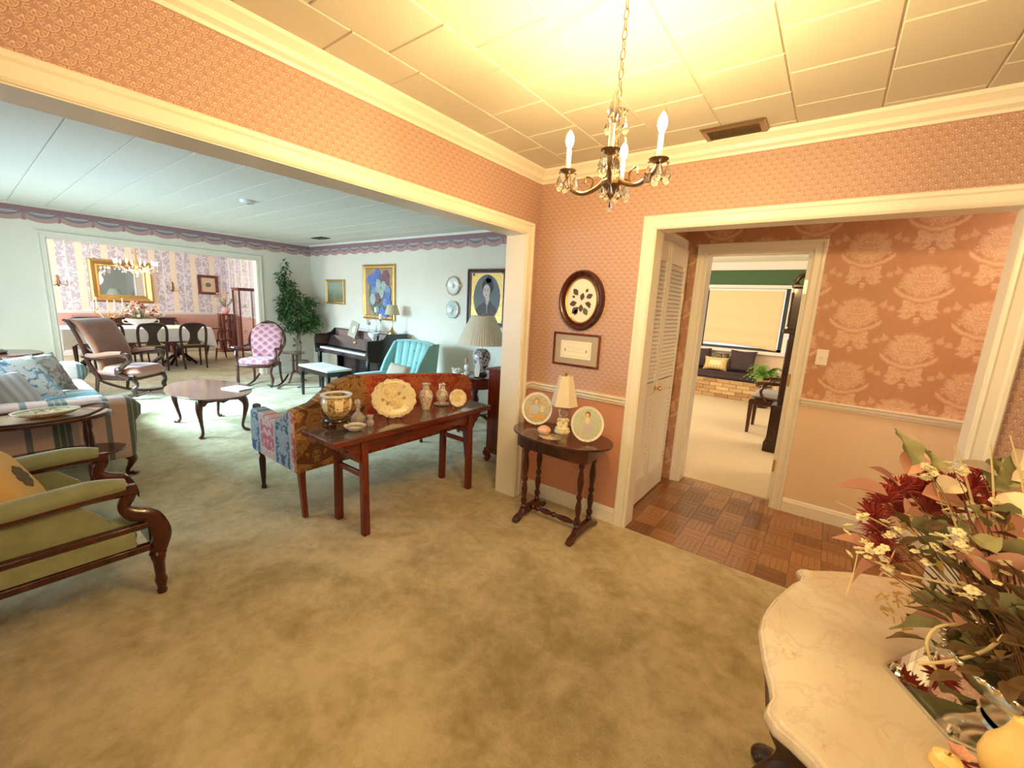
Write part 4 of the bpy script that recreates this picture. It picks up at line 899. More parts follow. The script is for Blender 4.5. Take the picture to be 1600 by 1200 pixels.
t = thing('decanter', 'cut crystal decanter with round stopper behind the glass dish', 'decanter', (-2.42, 1.535, Z))
MB().lathe([(0, 0), (.040, 0), (.050, .012), (.048, .035), (.028, .060), (.014, .075), (.012, .10), (.018, .108), (.014, .11), (.009, .10), (.010, .075), (.024, .055), (.043, .033), (.044, .014), (0, .008)], 16).build('bottle', M['cutglass'], t, smooth=20)
MB().lathe([(0, .098), (.009, .10), (.009, .112), (.020, .125), (.022, .140), (.014, .155), (0, .160)], 10).build('stopper', M['cutglass'], t, smooth=10)
t = thing('glass_dish', 'shallow clear dish with dark pattern at the near edge of the console', 'dish', (-2.275, 1.420, Z))
MB().lathe([(0, 0), (.030, 0), (.045, .010), (.066, .030), (.068, .034), (.063, .031), (.042, .013), (0, .005)], 32).build('dish', M['tglass2'] if 'tglass2' in M else M['porc'], t); MB().lathe([(.040, .0125), (.055, .0232), (.054, .0235), (.039, .0135)], 24).build('dark_band', mat('dish_pattern', lambda g: g.mix(g.noise(60, 2), (.1, .08, .07), (.6, .55, .48))), t)
t = thing('bud_vase', 'small pinched crystal bud vase between the dish and the big plate', 'vase', (-2.30, 1.545, Z))
MB().lathe([(0, 0), (.016, 0), (.024, .012), (.026, .026), (.018, .040), (.012, .046), (.020, .058), (.024, .070), (.022, .070), (.010, .048), (.015, .038), (.022, .024), (0, .006)], 14).build('vase', M['cutglass'], t, smooth=15)
def scallop_plate(t, mt, rad, n, m, seg=88, ex=1.0):
    vs = []; pr = [(.0, 0), (.35, .0), (.55, .004), (.80, .014), (1.0, .018)]
    mb = MB()
    for j, (rr, z) in enumerate(pr):
        for k in range(seg):
            a = 2*pi*k/seg; w = 1+(.045*abs(sin(a*n/2))+.02*sin(a*n*1.5))*rr**6; vs.append((rad*max(rr, .001)*w*cos(a)*ex, rad*max(rr, .001)*w*sin(a), z))
    fs = [(j*seg+k, j*seg+(k+1) % seg, (j+1)*seg+(k+1) % seg, (j+1)*seg+k) for j in range(len(pr)-1) for k in range(seg)]
    mb.add(vs, fs, mt); return mb.build('plate', m, t, solid=.004)
def rosette(t, mt, x, y, r, m1, m2):
    for q, (n, rr) in enumerate(((6, .72), (5, .42), (3, .18))):
        for k in range(n):
            a = 2*pi*k/n+q*.6; MB().ell((x+r*rr*cos(a), y+r*rr*sin(a), .006+q*.003), (r*(.38-.07*q), r*(.38-.07*q), .004), 10, 6, mt).build('raised_petal', m1 if (k+q) % 2 else m2, t)
yel = mat('raised_yellow_rose', base=(.88, .70, .32), rough=.3, coat=.4); yel2 = mat('raised_cream_rose', base=(.90, .78, .48), rough=.3, coat=.4); brnl = mat('glazed_brown_leaf', base=(.52, .30, .12), rough=.3)
t = thing('display_plate', 'large scalloped cream plate with raised yellow roses on a wire stand', 'plate', (-2.345, 1.765, Z+.002), 65); mt = TR(0, 0, .140, rx=72)
scallop_plate(t, mt, .132, 12, M['creamplate'], ex=1.12); rosette(t, mt, -.022, .040, .038, yel, yel2); rosette(t, mt, .018, -.036, .042, yel, yel2)
for x, y, a in ((-.06, .0, 200), (.03, .02, 60), (.055, -.005, 20), (-.03, -.02, 220), (.065, -.045, -30), (-.055, .055, 150)): MB().sheet(lambda u, v: (u*.034, (v-.5)*.020*sin(u*pi), .004*sin(u*pi)), 6, 4, mt @ TR(x, y, .004) @ TR(rz=a)).build('raised_leaf', brnl, t, solid=.001)
w = MB()
for sx in (-1, 1):
    curve_tube(w, [(sx*.045, -.055, .035), (sx*.047, -.058, .012), (sx*.045, -.030, .004), (sx*.035, .06, .004), (sx*.02, .065, .12), (sx*.012, .055, .25), (sx*.030, .05, .285), (sx*.052, .05, .275), (sx*.050, .05, .255), (sx*.035, .05, .258)], .0022, 6, 5)
w.build('wire_stand', M['iron'], t)
t = thing('tall_vase', 'tall white vase painted with red branches on the console', 'vase', (-2.40, 2.105, Z))
MB().lathe([(0, 0), (.030, 0), (.032, .008), (.036, .03), (.052, .085), (.054, .115), (.040, .142), (.026, .155), (.024, .185), (.034, .196), (.034, .200), (.028, .199), (.020, .186), (.022, .155), (0, .14)], 28).build('vase', M['chin'], t)
t = thing('ewer', 'cream porcelain pitcher with looped handle standing on a saucer', 'pitcher', (-2.415, 2.285, Z+.012), -60)
MB().lathe([(0, 0), (.026, 0), (.028, .010), (.022, .016), (.044, .04), (.054, .07), (.046, .095), (.026, .118), (.022, .140), (.030, .160), (.028, .161), (.018, .142), (.020, .12), (0, .1)], 26).build('body', M['chin'], t)
hn = MB(); curve_tube(hn, [(.028, 0, .155), (.055, 0, .168), (.072, 0, .140), (.050, 0, .100)], .006, 8, 6); hn.build('handle', M['porc'], t)
sp = MB(); curve_tube(sp, [(-.020, 0, .148), (-.034, 0, .158), (-.042, 0, .163)], [.012, .009, .005], 8, 4); sp.build('spout', M['porc'], t)
t = tag(MB().lathe([(0, 0), (.035, 0), (.062, .009), (.064, .012), (.034, .005), (0, .004)], 28, c=(-2.415, 2.285, Z)).build('saucer', M['porc']), 'cream saucer underneath the porcelain pitcher', 'saucer')
t = thing('display_plate', 'small scalloped cream plate with a raised yellow rose, beside the pitcher', 'plate', (-2.27, 2.315, Z), 60); mt = TR(0, 0, .078, rx=74)
scallop_plate(t, mt, .068, 9, M['creamplate'], 60); rosette(t, mt, -.004, .004, .034, yel, yel2)
w = MB()
for sx in (-1, 1): w.tube([(sx*.02, -.03, .02), (sx*.02, -.03, .004), (sx*.02, .035, .004), (sx*.012, .025, .09)], .002, 6)
w.build('wire_stand', M['brass'], t)
# ---------------------------------------------------------------- damask camelback sofa (faces -x)
SX, SY = -2.665, 2.07      # outer back plane x, centre y
t = thing('damask_sofa', 'camelback sofa in red, gold and blue floral damask behind the console', 'sofa', (SX, SY, 0))
L = .835
def top_z(y):
    P_ = [(-1, .745), (-.85, .775), (-.62, .91), (-.45, .935), (0, .905), (.5, .87), (.8, .845), (.93, .82), (1, .74)]; u = y/L
    for (a, za), (b, zb) in zip(P_, P_[1:]):
        if u <= b: q = (u-a)/(b-a); return za+(zb-za)*q
    return .74
b = MB(); n = 40; ys = [-L+2*L*i/n for i in range(n+1)]
for i, y in enumerate(ys):
    z = top_z(y); b.v += [(0, y, .325), (0, y, z-.015), (-.02, y, z), (-.09, y, z), (-.13, y, z-.03), (-.17, y, .40), (-.17, y, .325)]
for i in range(n):
    for k in range(6): b.f.append((i*7+k, (i+1)*7+k, (i+1)*7+k+1, i*7+k+1))
    b.f.append((i*7+6, (i+1)*7+6, (i+1)*7, i*7))
b.f += [tuple(range(6, -1, -1)), tuple(n*7+k for k in range(7))]
b.build('backrest', M['sofaback'], t, smooth=35)
w = MB(); w.tube([(-.008, y, top_z(y)-.004) for y in ys], .008, 8); w.build('piping', M['sofaback'], t)
for s in (-1, 1):
    a = MB(); pr = [(-.01, .325), (-.01, .735), (-.10, .735), (-.20, .66), (-.34, .625), (-.52, .645), (-.66, .65), (-.68, .62), (-.69, .345), (-.66, .325)]
    a.prism(pr, .10, TR(0, s*L+(.0 if s < 0 else 0), 0, rx=90)); 
    o = a.build('arm', M['sofaside'], t, bevel=.012); o.location = (0, .092 if s < 0 else .008, 0)
    p = MB(); curve_tube(p, [(-.70, s*(L-.05), .655), (-.715, s*(L-.05), .60), (-.70, s*(L-.05), .50), (-.72, s*(L-.05), .40), (-.695, s*(L-.05), .33)], [.028, .026, .02, .03, .026], 8, 5); p.build('carved_arm_post', M['darkwood'], t)
MB().box((-.38, 0, .36), (.60, 2*L-.1, .09)).build('seat_rail', M['sofaside'], t, bevel=.012)
MB().box((-.42, 0, .44), (.54, 2*L-.22, .12)).build('seat_cushion', M['sofaside'], t, bevel=.035)
for s in (-1, 1):
    l = MB(); curve_tube(l, [(-.03, s*(L-.04), .34), (-.02, s*(L-.04), .20), (.005, s*(L-.04), .0)], [.030, .024, .021], 4, 5); l.build('leg', M['redwoodz'], t)
    MB().lathe([(.018, 0), (.02, .02), (.013, .03), (.016, .06), (.022, .16), (.024, .24), (.016, .27), (.024, .29), (.024, .34)], 12, c=(-.66, s*(L-.05), 0)).build('turned_leg', M['darkwood'], t)
# ---------------------------------------------------------------- chest at the pillar
t = thing('chest', 'dark red wood chest on bracket feet just behind the pillar', 'cabinet', (-2.255, 3.34, 0))
c = MB(); c.box((0, 0, .50), (.46, .80, .78)); c.build('body', M['redwoodz'], t, bevel=.004)
MB().box((0, 0, .90), (.49, .84, .025)).build('top', M['redwood'], t, bevel=.006); MB().box((0, 0, .115), (.49, .83, .04)).build('plinth', M['redwood'], t, bevel=.006)
for k in range(3):
    d = MB().box((-.235, 0, .26+.23*k), (.018, .74, .205)).build('drawer', M['redwood'], t, bevel=.004)
    for sy in (-1, 1): q = MB(); curve_tube(q, [(-.246, sy*.2-.04, .27+.23*k), (-.262, sy*.2, .25+.23*k), (-.246, sy*.2+.04, .27+.23*k)], .004, 6, 4); q.build('handle', M['brass'], d)
for sx in (-1, 1):
    for sy in (-1, 1): f = MB(); curve_tube(f, [(sx*.20, sy*.375, .12), (sx*.225, sy*.40, .085), (sx*.205, sy*.38, .045), (sx*.23, sy*.405, .012)], [.03, .036, .022, .03], 8, 4); f.build('foot', M['redwoodz'], t)
# ---------------------------------------------------------------- drum table with lamp and ornaments
DX, DY, DZ = -3.30, 3.66, .655
t = thing('drum_table', 'round dark wood drum table beside the teal armchair', 'table', (DX, DY, 0))
MB().lathe([(0, DZ-.02), (.27, DZ-.02), (.285, DZ-.012), (.285, DZ-.004), (.275, DZ), (0, DZ)], 44).build('tabletop', M['mahog'], t)
MB().lathe([(.255, DZ-.13), (.262, DZ-.12), (.262, DZ-.02)], 40).build('drum_apron', M['redwood'], t)
MB().lathe([(.06, .20), (.05, .22), (.035, .28), (.055, .36), (.035, .42), (.05, .50), (.08, .525)], 18).build('pedestal', M['mahogz'], t)
MB().lathe([(0, .20), (.20, .20), (.205, .21), (.20, .22), (0, .22)], 32).build('lower_shelf', M['mahog'], t)
for k in range(3): a = k*2.094+.5; l = MB(); curve_tube(l, [(.05*cos(a), .05*sin(a), .20), (.16*cos(a), .16*sin(a), .13), (.24*cos(a), .24*sin(a), .03), (.27*cos(a), .27*sin(a), .015)], [.028, .022, .016, .02], 8, 5); l.build('foot', M['mahogz'], t)
t = thing('table_lamp', 'large dark floral porcelain lamp with pleated cream shade on the drum table', 'lamp', (DX+.06, DY+.03, DZ+.001))
MB().lathe([(0, 0), (.075, 0), (.08, .02), (.065, .035), (.06, .045), (0, .045)], 24).build('lamp_base', M['darkwood'], t)
MB().lathe([(0, .045), (.055, .045), (.085, .12), (.108, .20), (.105, .26), (.075, .30), (.055, .315), (0, .318)], 32).build('porcelain_jar', M['lampjar'], t)
MB().lathe([(.01, .318), (.01, .36), (.004, .37), (.004, .70), (.012, .705), (.006, .725), (0, .73)], 10).build('stem', M['brass'], t)
n = 120; mb = MB()
for z, r in ((.375, .295), (.70, .135)):
    for k in range(n): a = 2*pi*k/n; rr = r*(1+.008*(k % 2)); mb.v.append((rr*cos(a), rr*sin(a), z))
mb.f = [(k, (k+1) % n, n+(k+1) % n, n+k) for k in range(n)]; mb.build('lamp_shade', M['shade2'] if 'shade2' in M else M['shade'], t, smooth=0, solid=.002)
t = thing('figurine', 'white porcelain bird figurine with brown crest in front of the big lamp', 'figurine', (DX-.10, DY-.05, DZ+.001))
b = MB(); b.lathe([(.04, 0), (.042, .015), (.025, .03), (.018, .045)], 16); b.ell((0, 0, .085), (.035, .028, .045)); b.build('body', M['porc'], t)
b = MB(); curve_tube(b, [(0, 0, .11), (-.01, 0, .15), (-.005, 0, .17)], [.022, .016, .016], 8, 4); b.ell((-.006, 0, .178), (.020, .017, .020)); b.build('head', M['tan'], t); MB().tube([(-.022, 0, .178), (-.038, 0, .172)], [.005, .001], 6).build('beak', M['brass'], t)
t = thing('glass_feather', 'upright white glass leaf ornament leaning before the lamp jar', 'ornament', (DX+.14, DY-.13, DZ+.001), 30)
MB().prism([(-.02, 0), (.02, 0), (.032, .07), (.028, .14), (.01, .20), (0, .215), (-.014, .18), (-.03, .12), (-.034, .06)], .008, TR(0, 0, 0, rx=80)).build('leaf', M['porc'], t, bevel=.003); MB().box((0, 0, .006), (.06, .04, .012)).build('base', M['darkwood'], t, bevel=.003)
t = thing('porcelain_basket', 'white porcelain flower ornament on the left of the drum table', 'ornament', (DX-.19, DY-.13, DZ+.001))
b = MB(); b.lathe([(.03, 0), (.05, .012), (.045, .03), (0, .03)], 16); b.build('base', M['porc'], t)
for k in range(9): a = k*.7; MB().ell((.035*cos(a)*(1+.3*(k % 2)), .035*sin(a), .035+.012*(k % 3)), (.022, .018, .012), 8, 5).build('petal', M['porc'], t)
t = thing('trinket_dish', 'small pale dish at the centre of the drum table', 'dish', (DX-.02, DY-.20, DZ+.001)); MB().lathe([(0, 0), (.03, 0), (.05, .014), (.03, .006), (0, .005)], 20).build('dish', M['porc'], t); MB().lathe([(.012, .006), (.014, .03), (.006, .045), (0, .046)], 12).build('knob_lid', M['creamplate'], t)
# ---------------------------------------------------------------- teal channel-back armchair (fits: faces the room)
t = thing('teal_armchair', 'teal velvet channel-back armchair in front of the white wall', 'armchair', (-4.43, 3.40, 0), -2)
fan = 6
for k in range(fan):
    u0 = -1+2*k/fan; u1 = u0+2/fan
    def fn(a, b, u0=u0, u1=u1):
        u = u0+(u1-u0)*a; sp = .25+.11*b; x = u*sp*1.05; z = .36+.60*b-.03*u*u*b; bulge = .030*sin(a*pi); y = .16+.16*b-.07*u*u-bulge; return (x, y, z)
    def fb(a, b, u0=u0, u1=u1):
        x, y, z = fn(a, b); return (x, y+.12, z)
    m = MB(); m.sheet(fn, 8, 10); m.build('channel', M['teal'], t, solid=.01)
bk = MB(); pr = []
for k in range(13): u = -1+k/6; pr.append((u*.40, .33-.05*u*u))
bk.v = []; 
for x, y in pr: s = x/.40; bk.v += [(x*.72, y-.10, .18), (x*.98, y+.06, .965-.03*s*s), (x*.98, y-.02, .975-.03*s*s), (x*.95, y-.055, .95-.03*s*s)]
for k in range(12):
    for j in range(3): bk.f.append((k*4+j, (k+1)*4+j, (k+1)*4+j+1, k*4+j+1))
bk.build('outer_back', M['teal'], t)
for s in (-1, 1):
    wg = MB(); wg.prism([(.30, .30), (.38, .95), (.20, .93), (.05, .70), (-.02, .55), (-.05, .30)], .05, TR(s*.36-.025, 0, 0, rx=90, rz=90)); wg.build('wing', M['teal'], t, bevel=.015)
    MB().box((s*.355, -.10, .36), (.13, .62, .34)).build('arm', M['teal'], t, bevel=.04)
MB().box((0, -.10, .26), (.66, .62, .16)).build('seat_base', M['teal'], t, bevel=.02); MB().box((0, -.13, .39), (.56, .62, .13)).build('seat_cushion', M['teal'], t, bevel=.045)
for sx in (-1, 1):
    for sy in (-1, 1): MB().taper((sx*.33, sy*.27-.08, 0), (sx*.32, sy*.25-.08, .19), .03, .045).build('leg', M['darkwood'], t)
bt = MB()
for x, z in ((-.16, .80), (.0, .83), (.14, .79), (-.05, .66), (.1, .68), (-.2, .68)): bt.ell((x, .19+(z-.6)*.25, z), .012, 8, 5)
bt.build('tufting_button', M['teal'], t, kind='stuff')
t = thing('small_pillow', 'small beige boxy pillow lying on the teal armchair', 'pillow', (-4.30, 3.30, .58), 20)
MB().pillow(.30, .22, .13, TR(rx=62, ry=8)).build('cover', M['pil_beige'], t, weld=True)
# ---------------------------------------------------------------- piano
t = thing('upright_piano', 'black upright spinet piano against the white wall', 'piano', (-5.985, 4.20, 0))
PW = .73
MB().box((0, -.17, .965), (2*PW, .36, .022)).build('lid', M['black'], t, bevel=.004)
for s in (-1, 1):
    q = [(-.70, .58), (-.72, .88), (-.66, .885), (-.50, .885), (-.42, .91), (-.37, .955), (-.355, .976), (0, .976), (0, .02), (-.32, .02), (-.32, .52)]
    MB().prism(q, .035, TR(s*(PW+.0)-.0175, 0, 0, rx=90, rz=90)).build('side_panel', M['black'], t, bevel=.004)
MB().box((.10, -.16, .31), (1.26, .32, .60)).build('lower_case', M['black'], t, bevel=.004)
MB().box((0, -.52, .63), (1.43, .36, .06)).build('keybed', M['black'], t, bevel=.005)
kb = MB().box((0, -.60, .672), (1.26, .15, .022)).build('white_keys', mat('ivory_keys', base=(.85, .82, .72), rough=.25), t, bevel=.002)
bkk = MB(); k = 0
for i in range(52):
    x = -.63+1.26*(i+1)/52
    if i % 7 not in (1, 4) and i < 51: bkk.box((x, -.555, .690), (.011, .085, .014))
bkk.build('black_keys', M['black'], t, smooth=0)
gp = MB()
for i in range(1, 52): gp.box((-.63+1.26*i/52, -.60, .6835), (.0012, .15, .0006))
gp.build('key_gaps', M['dark'], t, smooth=0)
fb = MB(); fb.add([(-.70, -.50, .70), (.70, -.50, .70), (.70, -.44, .86), (-.70, -.44, .86), (-.70, -.36, .86), (.70, -.36, .86), (.70, -.36, .66), (-.70, -.36, .66)], [(0, 1, 2, 3), (3, 2, 5, 4), (0, 7, 6, 1)]); fb.build('fallboard', mat('piano_brown', base=(.035, .018, .018), rough=.2, coat=.5), t, smooth=0)
MB().box((.05, -.478, .795), (.06, .004, .022), rx=-.36).build('brass_nameplate', M['brass'], t)
MB().box((0, -.345, .90), (1.40, .03, .13), rx=-.12).build('upper_panel', mat('piano_upper', base=(.06, .028, .026), rough=.3, coat=.3), t, bevel=.003)
for x in (-.38, .33): MB().box((x, -.375, .905), (.34, .014, .12), rx=-.15).build('music_desk_panel', mat('desk_panel%d' % (x > 0), base=(.11, .05, .045), rough=.35, coat=.2), t, bevel=.003)
for s in (-1, 1): MB().taper((s*.67, -.66, 0), (s*.67, -.66, .60), (.04, .045), (.05, .05)).build('leg', M['black'], t, bevel=.004)
for x in (-.06, .0, .06): MB().box((x, -.36, .05), (.02, .10, .012)).build('pedal', M['brass'], t, bevel=.003)
t = thing('music_book', 'tall brown music book leaning on the piano music desk', 'book', (-6.02, 3.765, .868), 0)
MB().box((0, .0, .125), (.20, .018, .25), rx=-.22, ry=.22).build('cover', mat('book_tan', base=(.36, .30, .20), rough=.7), t, bevel=.002); MB().box((.03, -.013, .13), (.075, .002, .10), rx=-.22, ry=.22).build('label', mat('book_label', base=(.72, .62, .4)), t)
PZ = .977
t = thing('table_lamp', 'brass candlestick lamp with beige shade on the right end of the piano', 'lamp', (-5.43, 4.06, PZ))
MB().lathe([(.065, 0), (.066, .012), (.045, .03), (.022, .055), (.012, .07), (.016, .08), (.009, .09), (.008, .22), (.014, .23), (.008, .24), (.006, .29), (0, .30)], 20).build('stem', M['brass'], t)
MB().lathe([(.115, .285), (.105, .32), (.075, .43), (.073, .43), (.103, .32), (.113, .285)], 28).build('lamp_shade', mat('beige_lamp_shade', base=(.52, .44, .28), rough=.7), t)
for i, (x, zz, lab) in enumerate(((-5.86, .30, 'taller glass candlestick with ivory candle on the piano'), (-5.74, .20, 'shorter glass candlestick with ivory candle on the piano'))):
    t = thing('candlestick', lab, 'candlestick', (x, 4.07, PZ)); MB().lathe([(.032, 0), (.033, .006), (.012, .014), (.006, .03), (.012, .05), (.005, .07), (.005, zz*.7), (.011, zz*.76), (.006, zz*.82), (.026, zz*.94), (.028, zz), (0, zz)], 14).build('stem', M['glass'], t); MB().lathe([(.026, zz), (.027, zz+.075), (.022, zz+.08), (0, zz+.079)], 16).build('candle', M['candle'], t)
t = thing('hurricane_glass', 'flared glass hurricane candle holder at the left of the candlesticks', 'candle holder', (-6.03, 4.05, PZ))
MB().lathe([(.03, 0), (.03, .005), (.008, .012), (.007, .06), (.012, .075), (.03, .085), (.04, .10), (.036, .15), (.05, .20), (.048, .20), (.033, .15), (.036, .105), (0, .09)], 20).build('glass', M['tglass'], t); MB().lathe([(.022, .092), (.022, .14), (0, .14)], 14).build('candle', M['candle'], t)
t = thing('glass_bowl', 'frosted white glass bowl standing on the right shoulder of the piano', 'bowl', (-5.36, 3.67, .886)); MB().lathe([(0, 0), (.018, 0), (.012, .012), (.03, .025), (.062, .06), (.075, .105), (.072, .105), (.058, .062), (.024, .03), (0, .026)], 24).build('bowl', mat('frosted_glass', base=(.82, .9, .92), rough=.3), t); MB().lathe([(.072, .104), (.077, .106), (.076, .110), (.071, .108)], 24).build('rim', M['porc'], t)
# piano bench
t = thing('piano_bench', 'black piano bench with white needlepoint cushion top', 'bench', (-5.89, 3.20, 0))
MB().box((0, 0, .405), (.80, .37, .07)).build('apron', M['black'], t, bevel=.003); MB().box((0, 0, .452), (.82, .39, .03)).build('cushion', mat('needlepoint', lambda g: g.mix((1-g.ss(g.hyp(g.xyz()[0], g.xyz()[1]*2), .05, .12))*g.ss(g.noise(40, 3), .45, .6), (.80, .76, .68), (.62, .34, .26)), rough=.9), t, bevel=.012)
for sx in (-1, 1):
    for sy in (-1, 1): MB().taper((sx*.365, sy*.155, 0), (sx*.37, sy*.155, .39), .032, .046).build('leg', M['black'], t, bevel=.003)
# ---------------------------------------------------------------- pictures and plates on the piano wall
PY = YP-.004
def picture(name, label, x0, x1, z0, z1, prof, fm, cm, y=PY, n=1):
    w, h = x1-x0, z1-z0; pw = max(p[0] for p in prof); t = thing(name, label, 'picture', ((x0+x1)/2, y, (z0+z1)/2))
    frame_sweep(t, 'frame', prof, w-2*pw, h-2*pw, fm); MB().box((0, -.006, 0), (w-2*pw+.004, .008, h-2*pw+.004)).build('canvas', cm, t, smooth=0); return t
GP = [(0, 0), (0, .012), (.012, .022), (.03, .020), (.045, .034), (.055, .030), (.06, 0)]
f_land = lambda g: g.mix(g.ss(g.xyz()[2]+g.noise(7, 4)*.25-.1, -.06, .10), g.mix(g.noise(12, 4), (.10, .13, .06), (.26, .27, .15)), g.mix(g.noise(6, 3), (.36, .38, .28), (.24, .30, .24)))
picture('landscape_picture', 'small gilt framed green landscape painting left of the piano', -7.72, -7.09, 1.355, 1.80, [(p*.8, q) for p, q in GP], M['gold'], mat('landscape_canvas', f_land, rough=.6))
t = picture('hydrangea_picture', 'tall gilt framed painting of blue hydrangeas above the piano', -6.51, -5.63, 1.145, 2.05, [(p*1.2, q) for p, q in GP], M['gold'], mat('ochre_canvas', lambda g: g.mix(g.noise(9, 3), (.30, .15, .06), (.55, .38, .2)), rough=.6))
random.seed(21)
def bloomm(nm, c1, c2): return mat(nm, lambda g: g.mix(g.ss(g.vor(60), .15, .5), c2, c1), rough=.6)
bl = [bloomm('painted_blue_bloom', (.08, .14, .42), (.26, .36, .72)), bloomm('painted_mauve_bloom', (.20, .07, .10), (.38, .2, .24)), bloomm('painted_white_bloom', (.34, .40, .36), (.62, .68, .60)), bloomm('painted_sky_bloom', (.16, .24, .42), (.42, .50, .62))]
MB().prism(oval(.28, .36, 24, c=(.0, -.05)), .001, TR(0, -.0105, 0, rx=90)).build('painted_foliage', mat('painted_foliage', lambda g: g.mix(g.noise(20, 3), (.05, .07, .05), (.20, .24, .16)), rough=.6), t, smooth=0)
k = 0
for x, z, r, c in ((-.03, .29, .085, 0), (-.14, .21, .09, 0), (-.24, .20, .07, 0), (-.13, .11, .08, 0), (.19, .24, .10, 1), (.19, .15, .085, 1), (.0, .13, .07, 2), (.14, .10, .07, 2), (-.02, .02, .08, 2), (.08, -.02, .07, 2), (-.13, .0, .075, 3), (.25, .02, .08, 3), (.24, -.08, .075, 0), (.18, -.16, .06, 3), (.27, -.17, .07, 0), (-.02, -.09, .075, 1), (-.15, -.12, .08, 2), (.10, -.33, .075, 0), (-.02, -.28, .05, 3), (.20, -.34, .06, 0)):
    pts = [(x+r*(1+.08*sin(7*a))*cos(a), z+r*1.15*(1+.08*sin(7*a))*sin(a)) for a in [2*pi*i/24 for i in range(24)]]; k += 1
    MB().prism(pts, .0006, TR(0, -.012-.0007*k, 0, rx=90)).build('painted_bloom', bl[c], t, smooth=0)
# portrait
t = picture('portrait', 'oval portrait of a dark haired woman in a gilt and walnut frame', -4.045, -3.36, 1.20, 1.955, [(0, 0), (0, .02), (.02, .022), (.03, .035), (.05, .035), (.06, 0)], M['mahogz'], M['gold'])
ov = lambda a, b, x, z, k, nm, m, n=32: MB().prism(oval(a, b, n, c=(x, z)), .0008, TR(0, -.0105-.001*k, 0, rx=90)).build(nm, m, t, smooth=0)
pb = mat('portrait_background', lambda g: g.mix(g.noise(5, 3), (.07, .08, .09), (.22, .22, .21)), rough=.5); ps = mat('portrait_skin', base=(.62, .50, .42)); phd = mat('portrait_dark', base=(.035, .025, .025)); pdr = mat('portrait_dress', lambda g: g.mix(g.noise(14, 3), (.05, .03, .035), (.12, .07, .07)))
ov(.232, .30, 0, 0, 0, 'oval_canvas', pb, 44)
MB().prism([(-.19, -.17), (-.14, -.11), (-.06, -.07), (-.02, -.04), (.06, -.04), (.10, -.08), (.16, -.12), (.185, -.18), (.12, -.255), (0, -.298), (-.12, -.255)], .0008, TR(0, -.0115, 0, rx=90)).build('dress', pdr, t, smooth=0)
ov(.100, .105, .015, .145, 2, 'hair', phd); ov(.050, .045, .03, .235, 2, 'hair_bun', phd); ov(.036, .05, .02, -.01, 3, 'neck', ps, 20); ov(.062, .088, .0, .085, 4, 'face', ps)
for x in (-.026, .022): ov(.013, .005, x, .095, 5, 'eye', phd, 12); ov(.018, .003, x, .112, 5, 'eyebrow', phd, 10)
MB().prism([(-.004, .09), (-.010, .055), (.006, .055)], .0006, TR(0, -.0158, 0, rx=90)).build('nose', mat('portrait_shadow', base=(.42, .3, .24)), t, smooth=0); ov(.016, .005, -.003, .035, 5, 'mouth', mat('portrait_lips', base=(.36, .16, .14)), 12)
MB().prism([(-.02, -.055), (.05, -.055), (.025, -.10), (.02, -.21), (.012, -.21), (.010, -.10)], .0006, TR(0, -.0170, 0, rx=90)).build('lace_jabot', mat('portrait_lace', base=(.5, .46, .42)), t, smooth=0)
for sx in (-1, 1):
    for sz in (-1, 1): MB().prism([(0, 0), (.03, .006), (.05, .03), (.02, .025), (.006, .05)], .002, TR(sx*-.26+(0 if sx < 0 else 0), -.0105, sz*.30, rx=90) @ TR(rz=45 if sx*sz < 0 else -45)).build('corner_ornament', M['darkwood'], t, smooth=0)
# wall plates
for x, z, r, n, lab, rim in ((-4.325, 1.725, .128, 10, 'upper white porcelain wall plate with gilt handles and tan rim', M['brass']), (-4.325, 1.395, .120, 8, 'lower pale green wall plate with mauve flowers', None)):
    t = thing('wall_plate', lab, 'plate', (x, PY-.006, z)); mt = TR(rx=90)
    scallop_plate(t, mt, r, n, mat('plate_glaze%d' % n, (lambda g: g.mix(g.ss(g.hyp(g.xyz()[0], g.xyz()[2]), .085, .125), (.80, .80, .76), (.46, .38, .26))) if rim else (lambda g: g.mix(g.ss(g.noise(24, 3), .52, .58)*(g.hyp(g.xyz()[0], g.xyz()[2]) < .07), (.52, .60, .54), (.36, .2, .26))), rough=.2, coat=.3), 60)
    if rim:
        ov2 = MB(); ov2.lathe([(0, .002), (.022, .002), (.022, .004), (0, .004)], 20, M=mt, sy=1.4); ov2.build('centre_medallion', mat('grey_medallion', base=(.42, .38, .33)), t)
        for s in (-1, 1): q = MB(); curve_tube(q, [(s*.122, -.012, .025), (s*.145, -.014, .015), (s*.143, -.014, -.012), (s*.122, -.012, -.025)], .005, 6, 5); q.build('handle', rim, t)
# ---------------------------------------------------------------- oval coffee table
t = thing('coffee_table', 'oval walnut coffee table with cabriole legs in the middle of the living room', 'table', (-5.32, 1.56, 0))
MB().prism(oval(.60, .355, 56), .010, TR(z=.412)).prism(oval(.61, .365, 56), .012, TR(z=.420)).build('tabletop', M['walnut'], t, bevel=.004)
for s in (-1, 1):
    q = [(-.42, 0), (-.42, -.075), (-.36, -.085), (-.30, -.05), (-.12, -.045), (0, -.07), (.12, -.045), (.30, -.05), (.36, -.085), (.42, -.075), (.42, 0)]
    MB().prism(q, .016, TR(0, s*.205, .412, rx=90)).build('apron', M['mahog'], t, bevel=.003)
    q2 = [(x*.46, y) for x, y in q]; MB().prism(q2, .016, TR(s*.40, 0, .412, rx=90, rz=90)).build('apron', M['mahog'], t, bevel=.003)
for sx in (-1, 1):
    for sy in (-1, 1): l = MB(); cab_leg(l, sx*.375, sy*.195, .40, sx*.9, sy*.6, 1.2, .026); l.build('leg', M['mahogz'], t)
t = thing('magazine', 'white magazine lying on the coffee table', 'book', (-5.13, 1.78, .433), 20)
